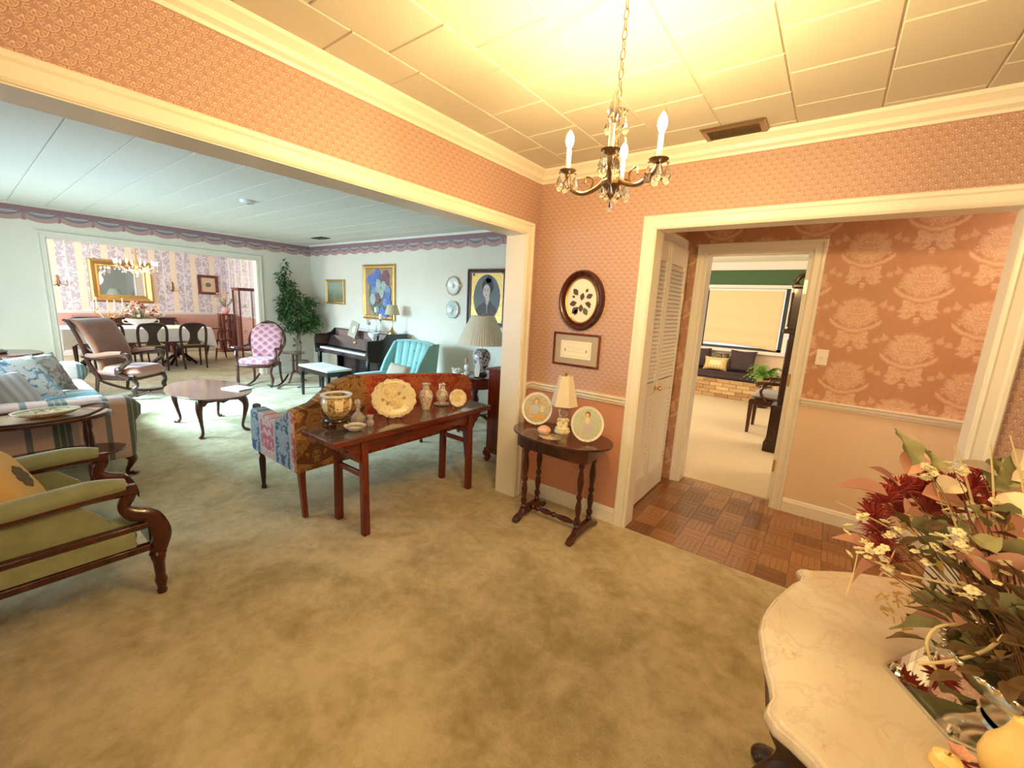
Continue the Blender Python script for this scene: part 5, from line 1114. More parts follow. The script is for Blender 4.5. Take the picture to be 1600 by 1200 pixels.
MB().box((0, 0, .006), (.26, .19, .011)).build('pages', M['plastic'], t, bevel=.002); MB().box((.01, .02, .0125), (.12, .07, .001)).build('cover_picture', mat('pale_blue_print', base=(.5, .6, .7)), t)
# ---------------------------------------------------------------- rocking chairs
def runner(x, r0, r1, z0, zr, rad, m, t):
    q = [(x, r0+(r1-r0)*i/14, 0) for i in range(15)]; c = (r0+r1)/2-.02; k = zr/((r1-c)**2)
    pts = [(x, y, rad+k*(y-c)**2) for _, y, _ in q]; return MB().tube(pts, [rad*.7]+[rad]*13+[rad*.7], 6, flat=.8).build('rocker', m, t)
t = thing('pink_rocking_chair', 'open-arm rocking chair in pink medallion velvet near the ficus', 'rocking chair', (-7.20, 2.86, 0), 46)
for s in (-1, 1):
    runner(s*.23, -.40, .46, 0, .11, .018, M['mahogz'], t)
    l = MB(); curve_tube(l, [(s*.235, -.28, .04), (s*.25, -.25, .16), (s*.235, -.27, .27), (s*.25, -.25, .38)], [.017, .022, .017, .026], 8, 5); l.build('leg', M['mahogz'], t)
    l = MB(); curve_tube(l, [(s*.215, .22, .04), (s*.20, .20, .20), (s*.205, .18, .38)], [.016, .018, .022], 8, 5); l.build('leg', M['mahogz'], t)
    a = MB(); curve_tube(a, [(s*.25, -.18, .38), (s*.29, -.20, .50), (s*.29, -.18, .60), (s*.31, -.22, .645), (s*.30, -.10, .63), (s*.27, .08, .64), (s*.235, .18, .66)], [.018, .017, .018, .026, .022, .018, .018], 8, 5); a.build('arm', M['mahogz'], t)
sp = []
for i in range(33):
    a = -.92+i/32*(pi+1.84); r = .245+.02*cos(2*a); sp.append((r*1.02*cos(a)*(1 if sin(a) > -.2 else .93), 0, .72+.30*sin(a)+(0 if sin(a) > 0 else .06*sin(a))))
def lean(p): return (p[0], .17+(p[2]-.42)*.30, p[2])
MB().tube([lean(p) for p in sp], [.020]+[.024]*31+[.020], 8).build('back_frame', M['mahogz'], t)
bkp = MB(); bkp.sheet(lambda a, b: (lambda z, w: ((a*2-1)*w, .165+(z-.42)*.30-.045*(1-(a*2-1)**4)*(1-(b*2-1)**4), z))(.44+.54*b, .17+.06*sin(min(1, b*1.1)*pi*.75)-(.09*max(0, b-.8)/.2*(b > .8))), 14, 16); bkp.build('back_upholstery', M['pinkscale'], t, solid=.05)
MB().tube([(.20, .17, .45), (.20, .17, .40), (-.20, .17, .40), (-.20, .17, .45)], .016, 6).build('back_rail', M['mahogz'], t)
st = MB(); st.prism([(-.21, .20), (.21, .20), (.27, -.20), (.22, -.28), (0, -.31), (-.22, -.28), (-.27, -.20)], .05, TR(z=.345)); st.build('seat_frame', M['mahogz'], t, bevel=.012)
st = MB(); st.prism([(-.20, .19), (.20, .19), (.255, -.19), (.21, -.265), (0, -.29), (-.21, -.265), (-.255, -.19)], .09, TR(z=.385)); st.build('seat_cushion', M['pinkscale'], t, bevel=.035)
t = thing('platform_rocker', 'large brown velvet rocking chair with scrolled dark arms', 'rocking chair', (-7.60, 1.29, 0), 133); t.scale = (1, .95, .95)
for s in (-1, 1):
    runner(s*.26, -.50, .58, 0, .13, .026, M['darkwood'], t)
    l = MB(); curve_tube(l, [(s*.26, -.33, .05), (s*.275, -.30, .15), (s*.26, -.34, .22), (s*.27, -.30, .30)], [.020, .032, .022, .035], 8, 5); l.build('leg', M['darkwood'], t)
    l = MB(); curve_tube(l, [(s*.25, .20, .05), (s*.25, .16, .32)], [.018, .024], 8, 4); l.build('leg', M['darkwood'], t)
    a = MB(); curve_tube(a, [(s*.28, -.26, .30), (s*.30, -.14, .38), (s*.29, -.20, .47), (s*.30, -.30, .56), (s*.30, -.27, .63), (s*.30, -.12, .62), (s*.30, .10, .575), (s*.29, .28, .60)], [.030, .036, .028, .030, .036, .026, .024, .024], 8, 6); a.ell((s*.31, -.16, .42), (.030, .05, .05)); a.build('scrolled_arm', M['darkwood'], t)
    p = MB(); curve_tube(p, [(s*.30, -.22, .66), (s*.30, -.05, .645), (s*.295, .15, .61), (s*.29, .28, .63)], [.026, .034, .034, .022], 8, 5); p.build('arm_pad', M['brownvelvet'], t)
    b = MB(); curve_tube(b, [(s*.27, .12, .28), (s*.29, .21, .50), (s*.30, .27, .78), (s*.31, .36, 1.03), (s*.315, .43, 1.085)], [.026, .026, .024, .026, .016], 8, 6); b.build('back_post', M['darkwood'], t)
b = MB(); b.sheet(lambda a, v: ((a*2-1)*(.245+.035*v), .13+.14*v+.08*v*v-.05*sin(min(1, v*1.2)*pi)-.03*(1-(a*2-1)**4)+(.07*max(0, v-.88)/.12), .36+.74*v-(.03*max(0, v-.9)/.1)), 12, 18); b.build('back_upholstery', M['brownvelvet'], t, solid=.07)
MB().box((0, -.06, .31), (.52, .50, .08)).build('seat_rail', M['darkwood'], t, bevel=.012)
s = MB(); s.pillow(.54, .58, .17, TR(0, -.08, .385), ex=6, pw=.45); s.build('seat_cushion', M['mauve'], t, weld=True)
bt = MB()
for x, z in ((.22, .74), (-.22, .74), (.23, .95), (-.23, .95)): bt.ell((x, .10+.17*(z-.36)/.74+.03, z), .014, 8, 5)
bt.build('ivory_button', M['porc'], t)
# ---------------------------------------------------------------- striped sofa (faces +y)
t = thing('striped_sofa', 'cream sofa with teal and grey stripes and rolled arms on the left', 'sofa', (-5.42, .33, 0), 180)
SLX = 1.10
def rolled_arm(s):
    pr = [(-.40, .16), (-.415, .30), (-.42, .45), (-.455, .50), (-.462, .57), (-.43, .625), (-.37, .645), (-.10, .65), (.35, .67), (.40, .66), (.40, .16)]
    return MB().prism([(-x if 0 else x, z) for x, z in pr], .20, TR(s*SLX-.10, 0, 0, rx=90, rz=90)).build('arm', M['stripe'], t, bevel=.045)
for s in (-1, 1): rolled_arm(s)
MB().box((0, .02, .255), (2.02, .78, .20)).build('seat_base', M['stripex'], t, bevel=.02)
for x in (-.5, .5): MB().box((x, -.06, .405), (.985, .70, .14)).build('seat_cushion', M['stripex'], t, bevel=.045)
for x in (-.5, .5): MB().box((x, .33, .62), (.985, .16, .40), rx=.18).build('back_cushion', M['stripex'], t, bevel=.06)
MB().box((0, .40, .52), (2.2, .14, .66)).build('back', M['stripe'], t, bevel=.03)
for sx in (-1, 1):
    for sy in (-1, 1): l = MB(); cab_leg(l, sx*1.10, sy*.36, .18, sx*.6, sy*.8, 1.1, .028); l.build('leg', M['mahogz'], t)
def throw(name, label, loc, rz, w, d, h, rx, ry, m):
    t = thing(name, label, 'pillow', loc, rz); MB().pillow(w, d, h, TR(rx=rx, ry=ry), pinch=.10).build('cover', m, t, weld=True)
    e = MB(); Mx = TR(rx=rx, ry=ry); pts = []
    for i in range(48):
        k = i/12; sd = int(k); f = k-sd; u, v = [(2*f-1, -1), (1, 2*f-1), (1-2*f, 1), (-1, 1-2*f)][sd]; pts.append(Mx @ Vector((u*w/2*(1-.10*(1-v*v)*abs(u)**3), v*d/2*(1-.10*(1-u*u)*abs(v)**3), 0)))
    e.tube(pts, .005, 6, closed=True); e.build('piping', m, t); return t
throw('throw_pillow', 'blue and white floral pillow leaning at the far end of the striped sofa', (-5.36, .25, .665), 130, .46, .44, .14, 55, 0, M['pil_blue'])
throw('throw_pillow', 'muted floral pillow tucked behind the blue floral one', (-5.72, .40, .65), 128, .40, .40, .13, 60, 0, M['pil_multi'])
throw('throw_pillow', 'grey striped pillow at the left picture edge on the striped sofa', (-5.02, .16, .62), 130, .36, .36, .13, 55, 0, M['pil_grey'])
# ---------------------------------------------------------------- two-tier side table and tray with plate
t = thing('tiered_side_table', 'dark oval side table with lower shelf between the striped sofa and green chair', 'table', (-3.99, .235, 0), 0)
MB().prism(oval(.20, .35, 44), .018, TR(z=.60)).build('tabletop', M['mahog'], t, bevel=.005)
MB().prism(oval(.20, .40, 44), .018, TR(z=.33)).build('lower_shelf', M['mahog'], t, bevel=.005)
for a in range(4): an = pi/4+a*pi/2; MB().lathe(turned(.60, .017), 12, c=(.12*cos(an)*1.2, .25*sin(an)*1.2, 0)).build('leg', M['mahogz'], t)
t = thing('serving_tray', 'oval wooden butler tray with raised carved handle edge', 'tray', (-3.99, .235, .619), 0)
MB().prism(oval(.20, .33, 40), .006).build('base', mat('tan_tray', base=(.45, .26, .15), rough=.3, coat=.4), t); 
q = [(x, y, .012+.035*max(0, abs(y)/.33-.6)/.4) for x, y in oval(.20, .33, 56)]; MB().tube(q, .009, 6, closed=True).build('rim', M['darkwood'], t)
t = thing('ribbon_plate', 'gilt glass plate holding pale floral pattern on the wooden tray', 'plate', (-3.98, .27, .6265), 0); MB().lathe([(0, 0), (.06, 0), (.11, .018), (.13, .034), (.132, .040), (.125, .036), (.105, .024), (.05, .007), (0, .007)], 32, sx=.8, sy=1.2).build('plate', mat('gilt_floral_plate', f_floral((.50, .42, .24), [(.26, .2, .08), (.72, .62, .4)], 26), rough=.2, coat=.4), t); MB().lathe([(.122, .036), (.133, .041), (.131, .036)], 32, sx=.8, sy=1.2).build('rim', M['silver'], t)
# ---------------------------------------------------------------- green velvet open armchair (faces +y)
t = thing('green_armchair', 'carved wood armchair with green velvet arm pads in the left foreground', 'armchair', (-2.745, .150, 0), 180); t.scale = (1.06, 1.0, .945)
for s in (-1, 1):
    l = MB(); l.lathe([(.018, 0), (.022, .012), (.017, .03), (.021, .05), (.026, .075), (.020, .10), (.024, .18), (.031, .21), (.030, .225), (.036, .23), (.030, .245)], 14, c=(s*.275, -.305, 0)); l.build('turned_leg', M['mahogz'], t)
    p = MB(); curve_tube(p, [(s*.275, -.305, .24), (s*.283, -.325, .34), (s*.28, -.295, .44), (s*.275, -.235, .475), (s*.272, -.205, .52), (s*.275, -.225, .575), (s*.275, -.215, .615)], [.034, .040, .038, .036, .024, .028, .034], 8, 6, flat=.8); p.build('arm_support', M['mahogz'], t)
    a = MB(); curve_tube(a, [(s*.275, -.25, .60), (s*.28, -.10, .605), (s*.28, .15, .59), (s*.27, .36, .575)], [.030, .026, .024, .026], 8, 5); a.build('arm_rail', M['mahogz'], t)
    a = MB(); curve_tube(a, [(s*.276, -.215, .632), (s*.28, -.10, .645), (s*.28, .12, .632), (s*.272, .33, .61)], [.030, .043, .043, .030], 12, 6); a.build('arm_pad', M['velvetgreen'], t)
    a = MB(); curve_tube(a, [(s*.25, .30, .0), (s*.255, .30, .22), (s*.25, .32, .45), (s*.25, .40, .75), (s*.24, .48, 1.02)], [.022, .030, .028, .026, .024], 8, 5); a.build('back_leg', M['mahogz'], t)
    MB().box((s*.285, -.0, .345), (.018, .46, .085)).build('side_panel', M['velvetgreen'], t, bevel=.006); MB().box((s*.280, .0, .405), (.035, .56, .028)).box((s*.280, .0, .282), (.035, .56, .035)).build('side_rail', M['mahogz'], t, bevel=.005)
    q = [(-.16, .42), (.30, .42), (.30, .575), (.10, .585), (-.06, .575), (-.13, .50)]
    MB().prism([(y, z) for y, z in q], .012, TR(s*.262-.006, 0, 0, rx=90, rz=90)).build('inner_side_velvet', M['velvetgreen'], t)
MB().box((0, -.30, .33), (.52, .035, .12)).build('front_rail', M['mahogz'], t, bevel=.006)
MB().box((0, -.02, .405), (.52, .58, .10)).build('seat_cushion', M['velvetgreen'], t, bevel=.035)
MB().box((0, .39, .74), (.44, .08, .50), rx=-.25).build('back_upholstery', M['velvetgreen'], t, bevel=.03); c = MB(); curve_tube(c, [(-.25, .48, 1.0), (-.12, .50, 1.06), (0, .50, 1.08), (.12, .50, 1.06), (.25, .48, 1.0)], .026, 8, 5); c.build('crest_rail', M['mahogz'], t)
t = throw('needlepoint_pillow', 'gold pillow with a dark floral medallion on the green armchair', (-2.78, .03, .60), 165, .36, .34, .13, 62, 8, M['pil_gold'])
Mx = TR(rx=62, ry=8); md = mat('dark_medallion', base=(.12, .09, .05), rough=.9)
for k in range(8):
    a = k*pi/4; MB().ell((.040*cos(a)+.0, .040*sin(a), .066), (.024, .020, .006), 8, 5, Mx).build('medallion_petal', md, t)
MB().ell((.0, .0, .068), (.030, .030, .007), 10, 5, Mx).build('medallion_centre', md, t)
# ---------------------------------------------------------------- ficus, plant stand
t = thing('ficus_tree', 'tall potted ficus with dense dark leaves in the far living room corner', 'tree', (-7.97, 3.84, 0))
MB().lathe([(0, 0), (.12, 0), (.155, .20), (.165, .24), (.158, .26), (.14, .255), (.13, .22), (0, .21)], 24).build('basket_pot', mat('wicker_pot', base=(.30, .22, .16), rough=.9), t)
for k, (x, y, b) in enumerate(((.02, 0, .05), (-.03, .02, -.04), (.0, -.03, .02))): tr = MB(); curve_tube(tr, [(x, y, .2), (x+b, y-b, .55), (x-b*.5, y+b, .9), (x+b-.05, y, 1.35), (x-.12+b, y-.02, 1.75)], [.014, .013, .011, .009, .005], 6, 5); tr.build('stem', M['bark'], t)
random.seed(5); fo = MB(); rd = Vector((.80, .60, 0))
def leaf_at(p, L):
    a = random.uniform(0, 2*pi); e = random.uniform(-1.2, .25); d = Vector((cos(a)*cos(e), sin(a)*cos(e), sin(e))); s = d.cross(Vector((random.uniform(-.5, .5), random.uniform(-.5, .5), 1))).normalized()*L*.26; nn = s.cross(d).normalized()*L*.06
    p = Vector(p); fo.add([p, p+d*L*.4+s+nn, p+d*L, p+d*L*.4-s+nn, p+d*L*.45-nn], [(0, 1, 4), (1, 2, 4), (2, 3, 4), (3, 0, 4)])
def clump(cx, cz, r, rz, n, dy=0):
    for _ in range(n):
        while True:
            a, b, c = (random.uniform(-1, 1) for _ in range(3))
            if a*a+b*b+c*c < 1: break
        p = rd*(cx-.07+a*r)+Vector((-.6, .8, 0))*(b*r*.55+dy); p.z = cz-.03+c*rz
        if p.y > .34: p.y = .34
        if p.x < -.22: p.x = -.22
        leaf_at(p, random.uniform(.06, .10))
clump(-.08, 1.62, .20, .17, 190); clump(.0, 1.38, .33, .22, 420); clump(.10, 1.13, .38, .24, 560); clump(.04, .92, .28, .14, 210); clump(-.20, 1.80, .13, .13, 90); clump(-.14, 1.98, .06, .12, 26); clump(.34, 1.02, .17, .18, 190); clump(.30, 1.40, .14, .10, 90); clump(-.22, 1.25, .16, .22, 160); clump(.02, .66, .08, .12, 24); clump(.02, .45, .06, .10, 14)
for _ in range(30): q = random.random(); p = rd*(-.10-.10*q)+Vector((0, 0, 1.85+.28*q)); p.x += random.uniform(-.02, .02); leaf_at(p, .06)
fo.build('foliage', M['leafg'], t, smooth=0, kind='stuff')
t = thing('plant_stand', 'small round wooden stand table with curved legs beside the pink rocker', 'table', (-7.30, 3.42, 0))
MB().lathe([(0, .50), (.185, .50), (.19, .508), (.185, .52), (0, .52)], 32).build('tabletop', M['walnut'], t)
MB().box((-.035, 0, .33), (.03, .03, .34)).box((.05, .02, .33), (.03, .03, .34)).build('post', mat('grey_brown_post', base=(.16, .10, .08), rough=.5), t)
for k in range(3): a = k*2.094-1.0; l = MB(); curve_tube(l, [(0, 0, .18), (.08*cos(a), .08*sin(a), .15), (.13*cos(a), .13*sin(a), .05), (.18*cos(a), .18*sin(a), .012)], [.022, .018, .014, .016], 6, 5); l.build('leg', M['walnut'], t)
# cord on the carpet by the piano
c = MB(); curve_tube(c, [(-7.1, 3.1, .006), (-6.9, 3.35, .006), (-6.75, 3.2, .006), (-6.6, 3.5, .006), (-6.5, 3.75, .006)], .005, 5, 6); tag(c.build('power_cord', M['iron']), 'thin dark cord trailing on the carpet behind the piano bench', 'cord')
# corner table with lamp at the far left
t = thing('corner_table', 'reddish round table behind the striped sofa at the left picture edge', 'table', (-7.55, .20, 0))
MB().lathe([(0, .63), (.36, .63), (.37, .645), (.36, .66), (0, .66)], 36).build('tabletop', M['mahog'], t); MB().lathe([(.02, .12), (.05, .16), (.03, .3), (.045, .45), (.03, .55), (.06, .63)], 14).build('pedestal', M['mahogz'], t)
for k in range(3): a = k*2.094; l = MB(); curve_tube(l, [(0, 0, .16), (.12*cos(a), .12*sin(a), .12), (.24*cos(a), .24*sin(a), .015)], [.03, .025, .02], 6, 5); l.build('foot', M['mahogz'], t)
t = thing('stone_figure', 'dark bronze figure lamp base on the corner table at the left edge', 'figurine', (-7.50, .16, .661), 20)
f = MB(); f.lathe([(0, 0), (.12, 0), (.13, .02), (.10, .04), (0, .04)], 16); f.build('base', mat('bronze', base=(.10, .075, .04), rough=.4, metal=.5), t)
f = MB(); curve_tube(f, [(-.05, 0, .04), (-.04, 0, .14), (.0, 0, .22), (-.02, 0, .32)], [.06, .07, .05, .03], 10, 5); f.ell((-.02, 0, .36), (.035, .035, .045)); curve_tube(f, [(0, 0, .22), (.08, 0, .16), (.12, 0, .08)], [.025, .02, .018], 8, 4); f.build('figure', bpy.data.materials['bronze'], t)
# ================================================================ DINING ROOM
TX, TY = -10.33, 1.98
t = thing('dining_table', 'long dark dining table hidden under a white cloth', 'table', (TX, TY, 0))
MB().box((0, 0, .725), (.86, 2.10, .03)).build('tabletop', M['darkwood'], t, bevel=.005); MB().box((0, 0, .66), (.66, 1.8, .10)).build('apron', M['darkwood'], t)
for sy in (-.62, .62):
    MB().lathe([(.05, .18), (.07, .22), (.04, .32), (.07, .45), (.045, .55), (.08, .61)], 14, c=(0, sy, 0)).build('pedestal', M['darkwood'], t)
    for k in range(4): a = k*pi/2+pi/4; l = MB(); curve_tube(l, [(.03*cos(a), sy+.03*sin(a), .22), (.16*cos(a), sy+.16*sin(a), .14), (.30*cos(a), sy+.30*sin(a), .02)], [.035, .028, .022], 8, 5); l.build('foot', M['darkwood'], t)
cl = MB(); per = []
def rrect(a, b, r, n=10):
    pts = []
    for cx, cy, a0 in ((a-r, b-r, 0), (-a+r, b-r, pi/2), (-a+r, -b+r, pi), (a-r, -b+r, 3*pi/2)):
        for i in range(n+1): an = a0+pi/2*i/n; pts.append((cx+r*cos(an), cy+r*sin(an)))
        nx = {0: (-a+r, b), pi/2: (-a, -b+r), pi: (a-r, -b), 3*pi/2: (a, b-r)}[a0]; x0, y0 = pts[-1]
        for i in range(1, 14): pts.append((x0+(nx[0]-x0)*i/14, y0+(nx[1]-y0)*i/14))
    return pts
per = rrect(.45, 1.08, .10); N = len(per); lv = [(1.0, .745, 0), (1.004, .742, 0), (1.01, .70, .004), (1.015, .60, .010), (1.02, .50, .016)]
for j, (s, z, wv) in enumerate(lv):
    for k, (x, y) in enumerate(per):
        q = 1 if abs(x) < .40 or abs(y) < 1.0 else 0; corner = max(0, (abs(y)-.85)/.23); drop = (0.17*corner)*(j/4); w = 1+wv*sin(k*.9)*1.6; cl.v.append((x*s*(1+wv*sin(k*1.1)), y*s*(1+wv*.6*sin(k*1.1))+.05*(j/4)*(1 if y > 1 else 0), z-drop))
for j in range(len(lv)-1): cl.f += [(j*N+k, j*N+(k+1) % N, (j+1)*N+(k+1) % N, (j+1)*N+k) for k in range(N)]
cl.f.append(tuple(range(N))); o = cl.build('tablecloth', M['cloth'], smooth=50); o.location = (TX, TY, 0); tag(o, 'white cloth draped over the long dining table', 'tablecloth')
def dining_chair(label, loc, rz):
    t = thing('dining_chair', label, 'chair', loc, rz, 'dining chairs around the table')
    fr = []
    for s in (-1, 1): l = MB(); curve_tube(l, [(s*.17, .24, 0), (s*.18, .20, .22), (s*.185, .19, .44)], [.015, .019, .022], 6, 4); l.build('leg', M['darkwood'], t)
    for s in (-1, 1): l = MB(); curve_tube(l, [(s*.20, -.20, 0), (s*.195, -.19, .22), (s*.20, -.20, .42)], [.013, .017, .022], 6, 4); l.build('leg', M['darkwood'], t)
    b = MB(); pts = [(-.185, .19, .42), (-.20, .21, .60), (-.195, .235, .76), (-.15, .25, .835), (0, .255, .855), (.15, .25, .835), (.195, .235, .76), (.20, .21, .60), (.185, .19, .42)]
    curve_tube(b, pts, .022, 8, 4); b.build('back_frame', M['darkwood'], t)
    sl = []; 
    for i in range(17): u = i/16; w = .060+.115*(max(0, (u-.55)/.45))**1.5+.05*(max(0, (.35-u)/.35))**1.3; sl.append((w, .47+.365*u))
    q = [(w, z) for w, z in sl]+[(-w, z) for w, z in sl[::-1]]; sp = MB(); sp.v = [(x, .195+(z-.42)*.14-.008, z) for x, z in q]+[(x, .195+(z-.42)*.14+.008, z) for x, z in q]; n = len(q)
    sp.f = [tuple(range(n)), tuple(range(2*n-1, n-1, -1))]+[(i, (i+1) % n, n+(i+1) % n, n+i) for i in range(n)]; sp.build('splat', M['darkwood'], t, smooth=30)
    MB().box((0, 0, .42), (.42, .42, .05)).build('seat_rail', M['darkwood'], t, bevel=.01); MB().box((0, 0, .455), (.38, .38, .045)).build('seat_cushion', mat('seat_gold_velvet', base=(.42, .28, .14), rough=.9) if 'seat_gold_velvet' not in bpy.data.materials else bpy.data.materials['seat_gold_velvet'], t, bevel=.02); return t
dc = dining_chair('dark pierced-back dining chair on the near side, nearest the right end of the table', (-9.78, 2.64, 0), -90)
KIDS = {}
def dupc(src, loc, rz, label):
    r = src.copy(); COL.objects.link(r); r.location = loc; r.rotation_euler = (0, 0, R(rz)); r['label'] = label
    for ch in src.children: c = ch.copy(); COL.objects.link(c); c.parent = r
    return r
dupc(dc, (-9.78, 2.04, 0), -90, 'dark pierced-back dining chair, middle one on the near side of the table')
dupc(dc, (-9.78, 1.45, 0), -90, 'dark pierced-back dining chair behind the back of the brown rocker')
dupc(dc, (-10.95, 2.62, 0), 90, 'dining chair on the far side right of the flower bowl')
dupc(dc, (-10.95, 2.0, 0), 90, 'dining chair on the far side hidden behind the flower bowl')
dupc(dc, (-10.95, 1.40, 0), 90, 'dining chair on the far side above the brown rocker')
t = thing('windsor_chair', 'round hoop-back wooden armchair at the right end of the dining table', 'chair', (-10.55, 3.38, 0), 10)
h = MB(); curve_tube(h, [(-.20, .16, .45), (-.22, .20, .65), (-.17, .25, .84), (0, .27, .90), (.17, .25, .84), (.22, .20, .65), (.20, .16, .45)], .014, 6, 5); h.build('hoop_back', M['mahogz'], t)
for x in (-.10, -.035, .035, .10): MB().tube([(x, .17, .45), (x*1.3, .255, .87)], .007, 5).build('spindle', M['mahogz'], t)
MB().prism(oval(.22, .21, 28), .035, TR(z=.425)).build('seat', M['mahog'], t, bevel=.01)
for sx in (-1, 1):
    for sy in (-1, 1): MB().tube([(sx*.14, sy*.13, .43), (sx*.17, sy*.17, .22), (sx*.19, sy*.21, .012)], [.014, .018, .013], 6).build('leg', M['mahogz'], t)
for sx in (-1, 1): a = MB(); curve_tube(a, [(sx*.21, .20, .66), (sx*.27, .02, .66), (sx*.25, -.14, .655), (sx*.20, -.14, .46)], .012, 6, 5); a.build('arm', M['mahogz'], t)
MB().tube([(-.17, 0, .18), (.17, 0, .18)], .008, 5).build('stretcher', M['mahogz'], t)
t = thing('side_chair', 'dark seated chair with pale blue frame at the left end of the dining room', 'chair', (-10.4, .60, 0), 90)
MB().box((0, 0, .44), (.44, .42, .06)).build('seat', M['darkwood'], t, bevel=.015)
for sx in (-1, 1):
    for sy in (-1, 1): MB().taper((sx*.18, sy*.17, 0), (sx*.18, sy*.17, .42), .03, .035).build('leg', M['trimliv'], t)
MB().box((0, .20, .72), (.42, .03, .10)).box((0, .20, .58), (.42, .02, .04)).box((-.2, .2, .62), (.03, .03, .36)).box((.2, .2, .62), (.03, .03, .36)).build('back', M['trimliv'], t)
# buffet, mirror, sconces, picture, pedestal, curio, curtain
t = thing('buffet', 'red mahogany sideboard below the gilt mirror', 'sideboard', (XW+.28, 2.22, 0))
MB().box((0, 0, .50), (.50, 1.55, .62)).build('body', M['redwood'], t, bevel=.005); MB().box((.01, 0, .82), (.54, 1.62, .025)).build('top', M['redwood'], t, bevel=.005)
for k in (-1, 0, 1):
    d = MB().box((.255, k*.51, .715), (.016, .48, .13)).build('drawer', M['mahog'], t, bevel=.004); MB().tube([(.268, k*.51-.05, .72), (.28, k*.51, .705), (.268, k*.51+.05, .72)], .006, 6).build('handle', M['brass'], d)
    MB().box((.255, k*.51, .42), (.016, .48, .42)).build('door', M['mahog'], t, bevel=.004)
for sx in (-1, 1):
    for sy in (-1, 1): MB().taper((sx*.2, sy*.72, 0), (sx*.2, sy*.72, .20), .04, .06).build('leg', M['redwoodz'], t)
def wallM(x, y, z): return TR(x, y, z, rz=90)
t = thing('gilt_mirror', 'large rectangular mirror in a broad gilt frame on the dining room wall', 'mirror', (XW+.004, 2.26, 1.575), 90)
frame_sweep(t, 'frame', [(0, 0), (0, .015), (.02, .03), (.05, .025), (.09, .06), (.12, .075), (.15, .05), (.16, 0)], .72, .58, M['gold']); MB().box((0, -.004, 0), (.73, .006, .59)).build('mirror_glass', M['mirror'], t, smooth=0)
t = thing('small_picture', 'small dark framed floral print right of the mirror', 'picture', (XW+.004, 3.87, 1.615), 90)
frame_sweep(t, 'frame', [(0, 0), (0, .02), (.02, .03), (.06, .035), (.065, 0)], .30, .345, M['redwood']); MB().box((0, -.006, 0), (.31, .006, .355)).build('mat_board', mat('aged_card', base=(.62, .46, .32)), t, smooth=0)
for k in range(6): a = k*1.05; MB().ell((.035*cos(a), -.012, .035*sin(a)), (.028, .002, .022), 8, 4).build('printed_bloom', ink2, t)
for i, (y, lab) in enumerate(((1.285, 'gilt double-arm wall sconce left of the mirror'), (3.15, 'gilt double-arm wall sconce between the mirror and the small picture'))):
    t = thing('wall_sconce', lab, 'sconce', (XW+.003, y, 1.50), 90)
    q = MB(); q.lathe([(0, -.10), (.03, -.06), (.035, 0), (.02, .06), (.03, .10), (0, .15)], 12, sy=.35); q.build('backplate', M['dbrass'], t)
    for s in (-1, 1): a = MB(); curve_tube(a, [(0, -.02, -.03), (s*.06, -.06, -.07), (s*.12, -.08, -.03), (s*.12, -.08, .0)], .007, 6, 5); a.lathe([(.0, 0), (.025, .006), (.012, .012), (.010, .045), (0, .046)], 10, c=(s*.12, -.08, 0)); a.build('arm', M['dbrass'], t)
t = thing('flower_bowl', 'white tureen overflowing with pink and cream flowers on the dining table', 'flowers', (-10.38, 2.07, .747))
MB().lathe([(0, 0), (.08, 0), (.06, .02), (.12, .06), (.16, .12), (.17, .15), (.16, .15), (.10, .06), (0, .04)], 24, sy=1.35).build('tureen', M['porc'], t)
for s in (-1, 1): q = MB(); curve_tube(q, [(0, s*.20, .12), (0, s*.26, .12), (0, s*.24, .07), (0, s*.16, .07)], .010, 6, 4); q.build('handle', M['porc'], t)
fm = [mat('pink_silk_bloom', base=(.62, .26, .26)), mat('cream_silk_bloom', base=(.82, .72, .60)), mat('peach_silk_bloom', base=(.78, .48, .36)), mat('silk_green', base=(.25, .28, .14)), mat('wine_silk_bloom', base=(.40, .06, .09))]
fm[0], fm[4] = fm[0], fm[4]
random.seed(9); fb0 = None; fbm = {}
def silk(mi):
    mb = MB()
    for k in range(7): a = k*.9; mb.ell((.018*cos(a), .018*sin(a), .004), (.018, .016, .010), 6, 4)
    mb.ell((0, 0, .012), (.014, .014, .012), 6, 4); return mb
for k in range(90):
    a = random.uniform(0, 2*pi); e = random.uniform(.15, 1.5); rr = random.uniform(.16, .27); p = (rr*cos(a)*cos(e)*.8, rr*sin(a)*cos(e)*1.35, .15+rr*sin(e)*1.15); mi = random.choice((0, 1, 1, 1, 2, 2, 3, 4))
    if mi not in fbm: o = silk(mi).build('silk_bloom', fm[mi], t); fbm[mi] = o
    else: o = fbm[mi].copy(); COL.objects.link(o); o.parent = t
    put(o, p, a, 0, 0); o.rotation_euler = (random.uniform(-1, 1), random.uniform(-1, 1), a)
    MB().tube([(0, 0, .08), p], .003, 4).build('stem', fm[3], t)
t = thing('candelabrum', 'gilt candelabrum with four white candles on the dining table', 'candelabrum', (-10.30, 1.62, .747))
MB().lathe([(.06, 0), (.05, .02), (.015, .04), (.02, .10), (.012, .2), (.02, .24), (0, .25)], 14).build('stem', M['gold'], t)
for k in range(5):
    a = k*1.257; rr = .20 if k else 0; z = .27+(.05 if k % 2 else 0); q = MB(); curve_tube(q, [(0, 0, .20), (rr*.5*cos(a), rr*.5*sin(a), .17), (rr*cos(a), rr*sin(a), z-.03)], .006, 6, 5); q.lathe([(0, -.03), (.025, -.02), (.012, -.01), (.012, .01), (0, .01)], 10, c=(rr*cos(a), rr*sin(a), z)); ar = q.build('arm', M['gold'], t); MB().lathe([(.010, 0), (.008, .20), (0, .205)], 8, c=(rr*cos(a), rr*sin(a), z)).build('candle', M['candle'], ar)
